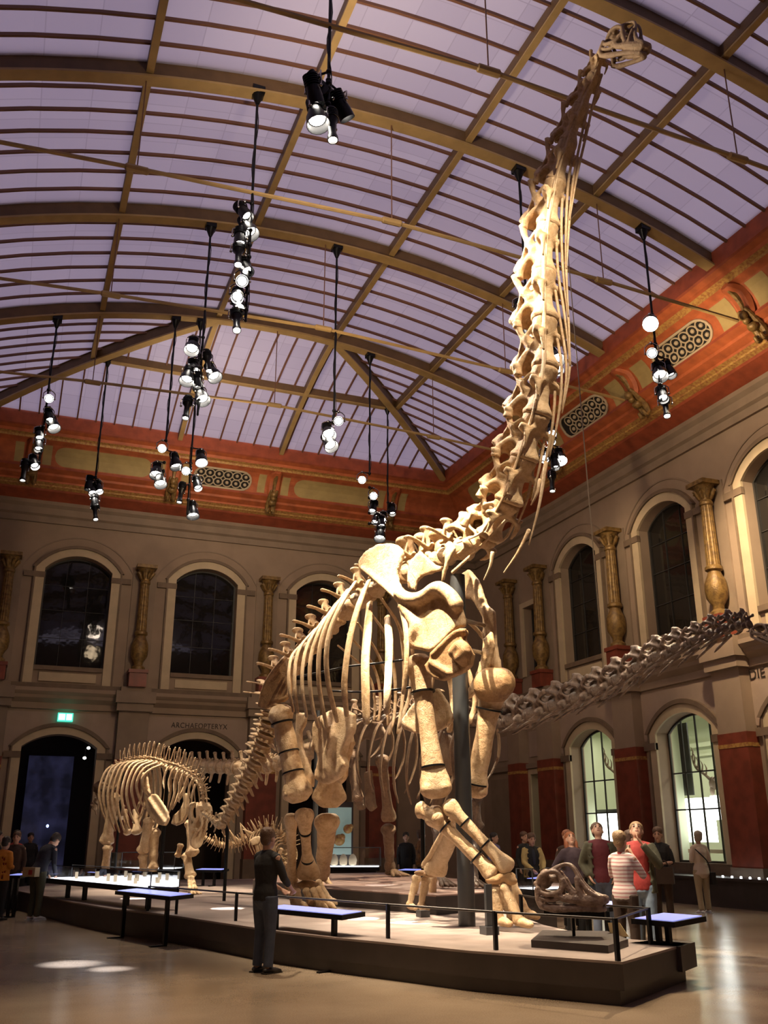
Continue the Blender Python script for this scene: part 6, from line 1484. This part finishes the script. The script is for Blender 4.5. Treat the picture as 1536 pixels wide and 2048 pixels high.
    Hd = lambda p: G(hc + HR @ (Vector(p) * 1.1))
    body.ell(Hd((0, -.012, .03)), (.075 * s, .095 * s, .095 * s), HM, 14, 10); body.ell(Hd((0, .022, -.045)), (.058 * s, .070 * s, .075 * s), HM, 12, 8); body.ell(Hd((0, .055, -.085)), (.03 * s, .03 * s, .026 * s), HM)
    body.tube([Hd((0, .082, .02)), Hd((0, .102, -.018)), Hd((0, .086, -.03))], [.012 * s, .017 * s, .013 * s], 8)
    for sg in (-1, 1): body.ell(Hd((sg * .078, -.01, -.01)), (.012 * s, .022 * s, .034 * s), HM)
    s = s0
    for S_, E_, Wr_, sg in arms.values():
        body.tube([G(S_), G(S_.lerp(E_, .5)), G(E_), G(E_.lerp(Wr_, .4)), G(Wr_)], [.052 * s, .047 * s, .040 * s, .037 * s, .026 * s], 10)
        d = (Wr_ - E_).normalized(); sd = d.cross(Vector((0, 1, 0)) if abs(d.y) < .8 else Vector((0, 0, 1))).normalized(); n_ = d.cross(sd)
        body.tube([G(Wr_), G(Wr_ + d * .045), G(Wr_ + d * .09)], [.026 * s, .036 * s, .036 * s], 10, ref=Rz @ n_, flat=.5)
        for k in range(4):
            o = (k - 1.5) * .019; ln = (.068, .08, .076, .058)[k]; b0 = Wr_ + d * .088 + n_ * o
            cv = sd * (-.018 if sg > 0 else .018); body.tube([G(b0), G(b0 + d * ln * .5 + cv * .4), G(b0 + d * ln * .9 + cv * 1.4)], [.0095 * s, .009 * s, .0078 * s], 7)
        b0 = Wr_ + d * .03 + n_ * .03; body.tube([G(b0), G(b0 + d * .035 + n_ * .024), G(b0 + d * .07 + n_ * .026)], [.012 * s, .0105 * s, .009 * s], 7)
    for H_, K_, A_, sg in L.values():
        body.tube([G(H_), G(H_.lerp(K_, .4)), G(K_), G(K_.lerp(A_, .35)), G(A_)], [.088 * s * W, .078 * s * W, .053 * s, .052 * s, .036 * s], 12)
        body.tube([G(A_ + Vector((0, -.04, -.03))), G(A_ + Vector((sg * .012, .08, -.045))), G(A_ + Vector((sg * .02, .17, -.06)))], [.036 * s, .038 * s, .024 * s], 10)
    me = body.mesh('body', skin, 0, loc); link('body', organic(me, vox, 2, .5), t)
    s = s0 * 1.1
    for sg in (-1, 1):
        mb = MB(); mb.ell(Hd((sg * .031, .078, .022)), (.012 * s, .007 * s, .007 * s), HM, 8, 6); mb.ell(Hd((sg * .031, .082, .044)), (.019 * s, .006 * s, .004 * s), HM, 8, 5); part('eye', mb, M_EYE, t, 0)
    mb = MB(); mb.ell(Hd((0, .088, -.052)), (.024 * s, .007 * s, .007 * s), HM, 8, 6); part('mouth', mb, M_LIP, t, 0)
    # hair
    mb = MB(); mb.ell(Hd((0, -.026, .056)), (.090 * s, .102 * s, .090 * s), HM, 14, 10); mb.ell(Hd((0, -.05, .0)), (.079 * s, .07 * s, .085 * s), HM, 12, 8)
    if hairlen:
        for sg in (-1, 0, 1): mb.tube([Hd((sg * .05, -.06, .05)), Hd((sg * .078, -.06 + .02 * abs(sg), -.05)), Hd((sg * .075, -.06, -.05 - hairlen)), Hd((sg * .055, -.05, -.09 - hairlen))], [.05 * s, .045 * s, .045 * s, .02 * s], 8)
    for k in range(26):
        a = k * 2.399; e = .25 + .7 * ((k * 7) % 10) / 10; q = Vector((math.cos(a) * .078 * math.cos(e), math.sin(a) * .078 * math.cos(e) - .035, .055 + .082 * math.sin(e))); mb.ell(Hd(q), (.02 * s,) * 3, None, 6, 5)
    me = mb.mesh('hair', hair, 0, loc); link('hair', organic(me, .012, 2, .5), t)
    s = s0
    # top
    mb = MB(); tor(mb, .014, .90 if not coat else .88)
    if coat: mb.tube([T((0, 0, .96)), G((0, 0, .96 - coat))], [.185 * s * W, .20 * s * W], 14, ref=rt, flat=.75)
    for S_, E_, Wr_, sg in arms.values():
        end = Wr_ if sleeves == 1 else E_.lerp(Wr_, .12) if sleeves == .5 else E_.lerp(Wr_, .55)
        pts = [S_ + Vector((-sg * .03, 0, .012)), S_.lerp(E_, .5), E_]; rr = [.07, .062, .054]
        if sleeves > .4: pts += [E_.lerp(end, .5), end]; rr += [.05, .042]
        mb.tube([G(q) for q in pts], [r * s for r in rr], 10, rnd=False)
    mb.tube([G(arms['R'][0] + Vector((-.02, 0, .0))), T((0, -.005, 1.452)), G(arms['L'][0] + Vector((.02, 0, 0)))], [.062 * s, .075 * s, .062 * s], 10)
    me = mb.mesh('top', top, 0, loc); link('shirt' if not jacket else 'sweater', organic(me, vox, 2, .5), t)
    if jacket:
        mb = MB()
        zs = [.84, .98, 1.10, 1.24, 1.36, 1.45]
        for sg in (-1, 1):       # open front: two halves, each a curved shell of the torso
            rows = []
            for z in zs:
                ww = (.205, .195, .178, .192, .205, .15)[zs.index(z)] * W; dd = (.15, .148, .132, .146, .152, .11)[zs.index(z)] * W
                rows.append([T((sg * ww * math.sin(a), -dd * math.cos(a), z)) for a in [PI * .80 * j / 9 for j in range(10)]])
            n0 = len(rows[0])
            for a_, b_ in zip(rows, rows[1:]):
                for j in range(n0 - 1):
                    mb.tube([a_[j], b_[j]], [.016 * s, .016 * s], 6); mb.tube([a_[j], a_[j + 1]], [.016 * s, .016 * s], 6)
                    mb.add([a_[j], a_[j + 1], b_[j + 1], b_[j]], [(0, 1, 2, 3)])
        for S_, E_, Wr_, sg in arms.values():
            mb.tube([G(q) for q in (S_ + Vector((-sg * .03, 0, .02)), S_.lerp(E_, .5), E_, E_.lerp(Wr_, .5), Wr_)], [.08 * s, .07 * s, .062 * s, .056 * s, .048 * s], 10, rnd=False)
        mb.tube([G(arms['R'][0]), T((0, -.06, 1.475)), G(arms['L'][0])], [.06 * s, .045 * s, .06 * s], 10)
        me = mb.mesh('jacket', jacket, 0, loc); link('jacket', organic(me, .02, 3, .5), t)
    # trousers
    mb = MB(); mb.tube([G((0, 0, .985)), G((0, 0, .93)), G((0, 0, .85))], [.152 * s * W, .170 * s * W, .168 * s * W], 14, ref=rt, flat=.74)
    for H_, K_, A_, sg in L.values(): mb.tube([G(H_), G(H_.lerp(K_, .4)), G(K_), G(K_.lerp(A_, .5)), G(A_ + Vector((0, -.005, -.01)))], [.105 * s * W, .096 * s * W, .074 * s, .068 * s, .066 * s], 12, rnd=False)
    me = mb.mesh('trousers', legs, 0, loc); link('trousers', organic(me, vox, 2, .5), t)
    for H_, K_, A_, sg in L.values():
        mb = MB(); mb.tube([G(A_ + Vector((0, -.06, -.045))), G(A_ + Vector((sg * .01, .02, -.035))), G(A_ + Vector((sg * .018, .10, -.05))), G(A_ + Vector((sg * .025, .185, -.06)))], [.036 * s, .046 * s, .045 * s, .026 * s], 12, ref=rt, flat=.8); mb.box(-.045, .045, -.09, .2, -.085, -.068, lambda x, y, z: G(A_ + Vector((x + sg * .012, y, z))))
        part('shoe', mb, shoes, t)
    if collar:
        mb = MB(); mb.tube([T((0.0, -.055, 1.48)), T((.06, 0, 1.475)), T((.03, .06, 1.44)), T((-.03, .06, 1.44)), T((-.06, 0, 1.475)), T((0, -.055, 1.48))], .026 * s, 8, k=2); mb.tube([T((0, .10, 1.42)), T((.01, .145, 1.3)), T((0, .135, 1.12))], [.035 * s, .04 * s, .03 * s], 8, flat=.4, k=2); part('scarf', mb, collar, t)
    if bag == 'strap':
        mb = MB(); P = [T((-.17, 0, 1.45)), T((-.05, -.15, 1.28)), T((.10, -.15, 1.12)), T((.20, -.04, .98)), T((.22, .02, .85))]; mb.tube(P, .014 * s, 6, k=3); mb.box(.17, .27, -.16, .16, .62, .88, lambda x, y, z: G((x, y, z))); part('shoulder_bag', mb, C_BLACK, t)
    if bag == 'waist':
        mb = MB(); mb.box(-.2, .2, -.24, -.12, .84, 1.02, lambda x, y, z: G((x, y, z))); part('waist_bag', mb, C_KHAKI, t); mb = MB(); mb.box(.02, .12, -.26, -.235, .88, .97, lambda x, y, z: G((x, y, z))); part('bag_patch', mb, C_RED, t)
    if bag == 'hand':
        mb = MB(); q = arms['L'][2]; mb.box(-.16, .16, -.08, .08, -.36, -.06, lambda x, y, z: G(q + Vector((x, y, z)))); mb.tube([G(q + Vector((-.1, 0, -.06))), G(q + Vector((0, 0, .06))), G(q + Vector((.1, 0, -.06)))], .012, 6, k=3); part('hand_bag', mb, C_BRN, t)
    if bag == 'paper':
        mb = MB(); q = arms['R'][2].lerp(arms['L'][2], .5) + Vector((0, .05, .03)); mb.box(-.15, .15, -.10, .10, -.004, .008, lambda x, y, z: G(q + Vector((x, y, z + .4 * y)))); part('leaflet', mb, C_BEIGE, t)
    return t
gm = onz(525, 1946, 0)
person(0, 0, 65, 'man in black shirt and blue jeans standing alone before the platform, hands together', 1.72, C_BLACK, C_JEAN, H_BR, at_=(gm.x, gm.y, 0), armR='reach', armL='reach', vox=.012, look=-4, turn=-8, skin=SKIN2, sleeves=.75, build=1.08)
gp = onz(66, 1840, 0)
person(0, 0, 55, 'dark-clad visitor at far left bending forward over the showcase, waist bag at the back', 1.78, C_DKBL, C_OLIVE, H_DK, M_WSHOE, at_=(gp.x, gp.y, 0), lean=24, look=-22, armR='reach', armL='reach', bag='waist', build=1.1)
person(12, 22.6, 40, 'visitor in a bright orange jacket at the left edge of the picture', 1.62, C_RED, C_BLACK, H_DK, jacket=C_ORG, look=-15, armR='bent', armL='bent')
person(32, 25.5, 150, 'dark-haired visitor in a dark red jacket behind the orange jacket, head bent', 1.76, C_RED, C_BLACK, H_DK, jacket=C_BRN, look=-15)
person(-4, 25, 100, 'dark figure at the very left edge behind the orange jacket', 1.75, C_BLACK, C_BLACK, H_DK)
person(34, 24.9, 190, 'dark-clothed visitor standing between the crowd and the bending visitor', 1.72, C_BRN, C_BLACK, H_BR)
person(62, 31.6, 170, 'farthest dark visitor at the left inside the arch', 1.72, C_BLACK, C_BLACK, H_DK)
person(1395, 23.9, 12, 'grey-haired visitor seen from behind in beige top and trousers with a diagonal bag strap', 1.72, C_BEIGE, C_KHAKI, H_GR, M_WSHOE, bag='strap', armR='bent', armL='bent', hairlen=0, look=5, coat=.12, female=True, stride=.05)
person(1316, 20.4, 225, 'dark-haired woman in a black top holding leaflets, beside the beige visitor', 1.78, C_BLACK, C_BRN, H_BR, armR='bent', armL='bent', bag='hand', female=True, collar=None, sleeves=.5, look=-8)
person(1274, 14.9, 215, 'tall man in a dark jacket and light blue jeans tipping his head back, yellow shoes', 1.84, C_RED, C_LJEAN, H_LB, M_YSHOE, jacket=C_OLIVE, look=35, armR='down', armL='face')
person(1240, 14.1, 62, 'woman in a pink and white striped top and brown trousers lifting her hands', 1.68, C_STRIPE, C_BRN, H_LB, M_SHOE, armR='face', armL='face', female=True, look=5, sleeves=.75, collar=C_RED, vox=.013)
person(1197, 16.9, 205, 'young man in a dark green jacket over a maroon top gazing upwards', 1.86, C_MAROON, C_JEAN, H_BR, jacket=C_OLIVE, look=36, armR='pocket', armL='pocket')
person(1142, 18.2, 200, 'long-haired woman in a plum cardigan looking up, hands in pockets', 1.70, C_PLUM, C_BLACK, H_RD, look=25, armR='hip', armL='hip', hairlen=.16, female=True)
person(1136, 19.2, 200, 'red-haired visitor mostly hidden behind the woman in the plum cardigan', 1.74, C_BRN, C_BLACK, H_RD, look=25)
person(1264, 13.6 + 2.4, 120, 'visitor in a red top between the striped top and the dark jacket', 1.70, C_RED, C_BLACK, H_BR, look=5)
person(1062, 22.0, 190, 'visitor in an open yellowish jacket and dark scarf behind the small showcase', 1.68, C_BLACK, C_BLACK, H_BR, jacket=C_YEL, armR='reach', armL='reach', collar=C_DKBL, look=-10)
person(1048, 25.5, 170, 'dim brown-haired visitor behind the one in the yellowish jacket', 1.72, C_BLACK, C_BLACK, H_BR)
person(988, 26, 150, 'dim visitor in a lilac top behind the steel post and forearm bones', 1.70, C_LILAC, C_BLACK, H_DK)
person(842, 27.5, 100, 'visitor in a mottled orange-brown jacket between the skeleton legs', 1.78, C_ORG, C_BLACK, H_BR, jacket=cloth('rust', (.22, .10, .03), var=.6, scale=12))
person(812, 28.5, 200, 'dark-clothed visitor just left of the rust-coloured jacket', 1.72, C_BLACK, C_BLACK, H_DK)
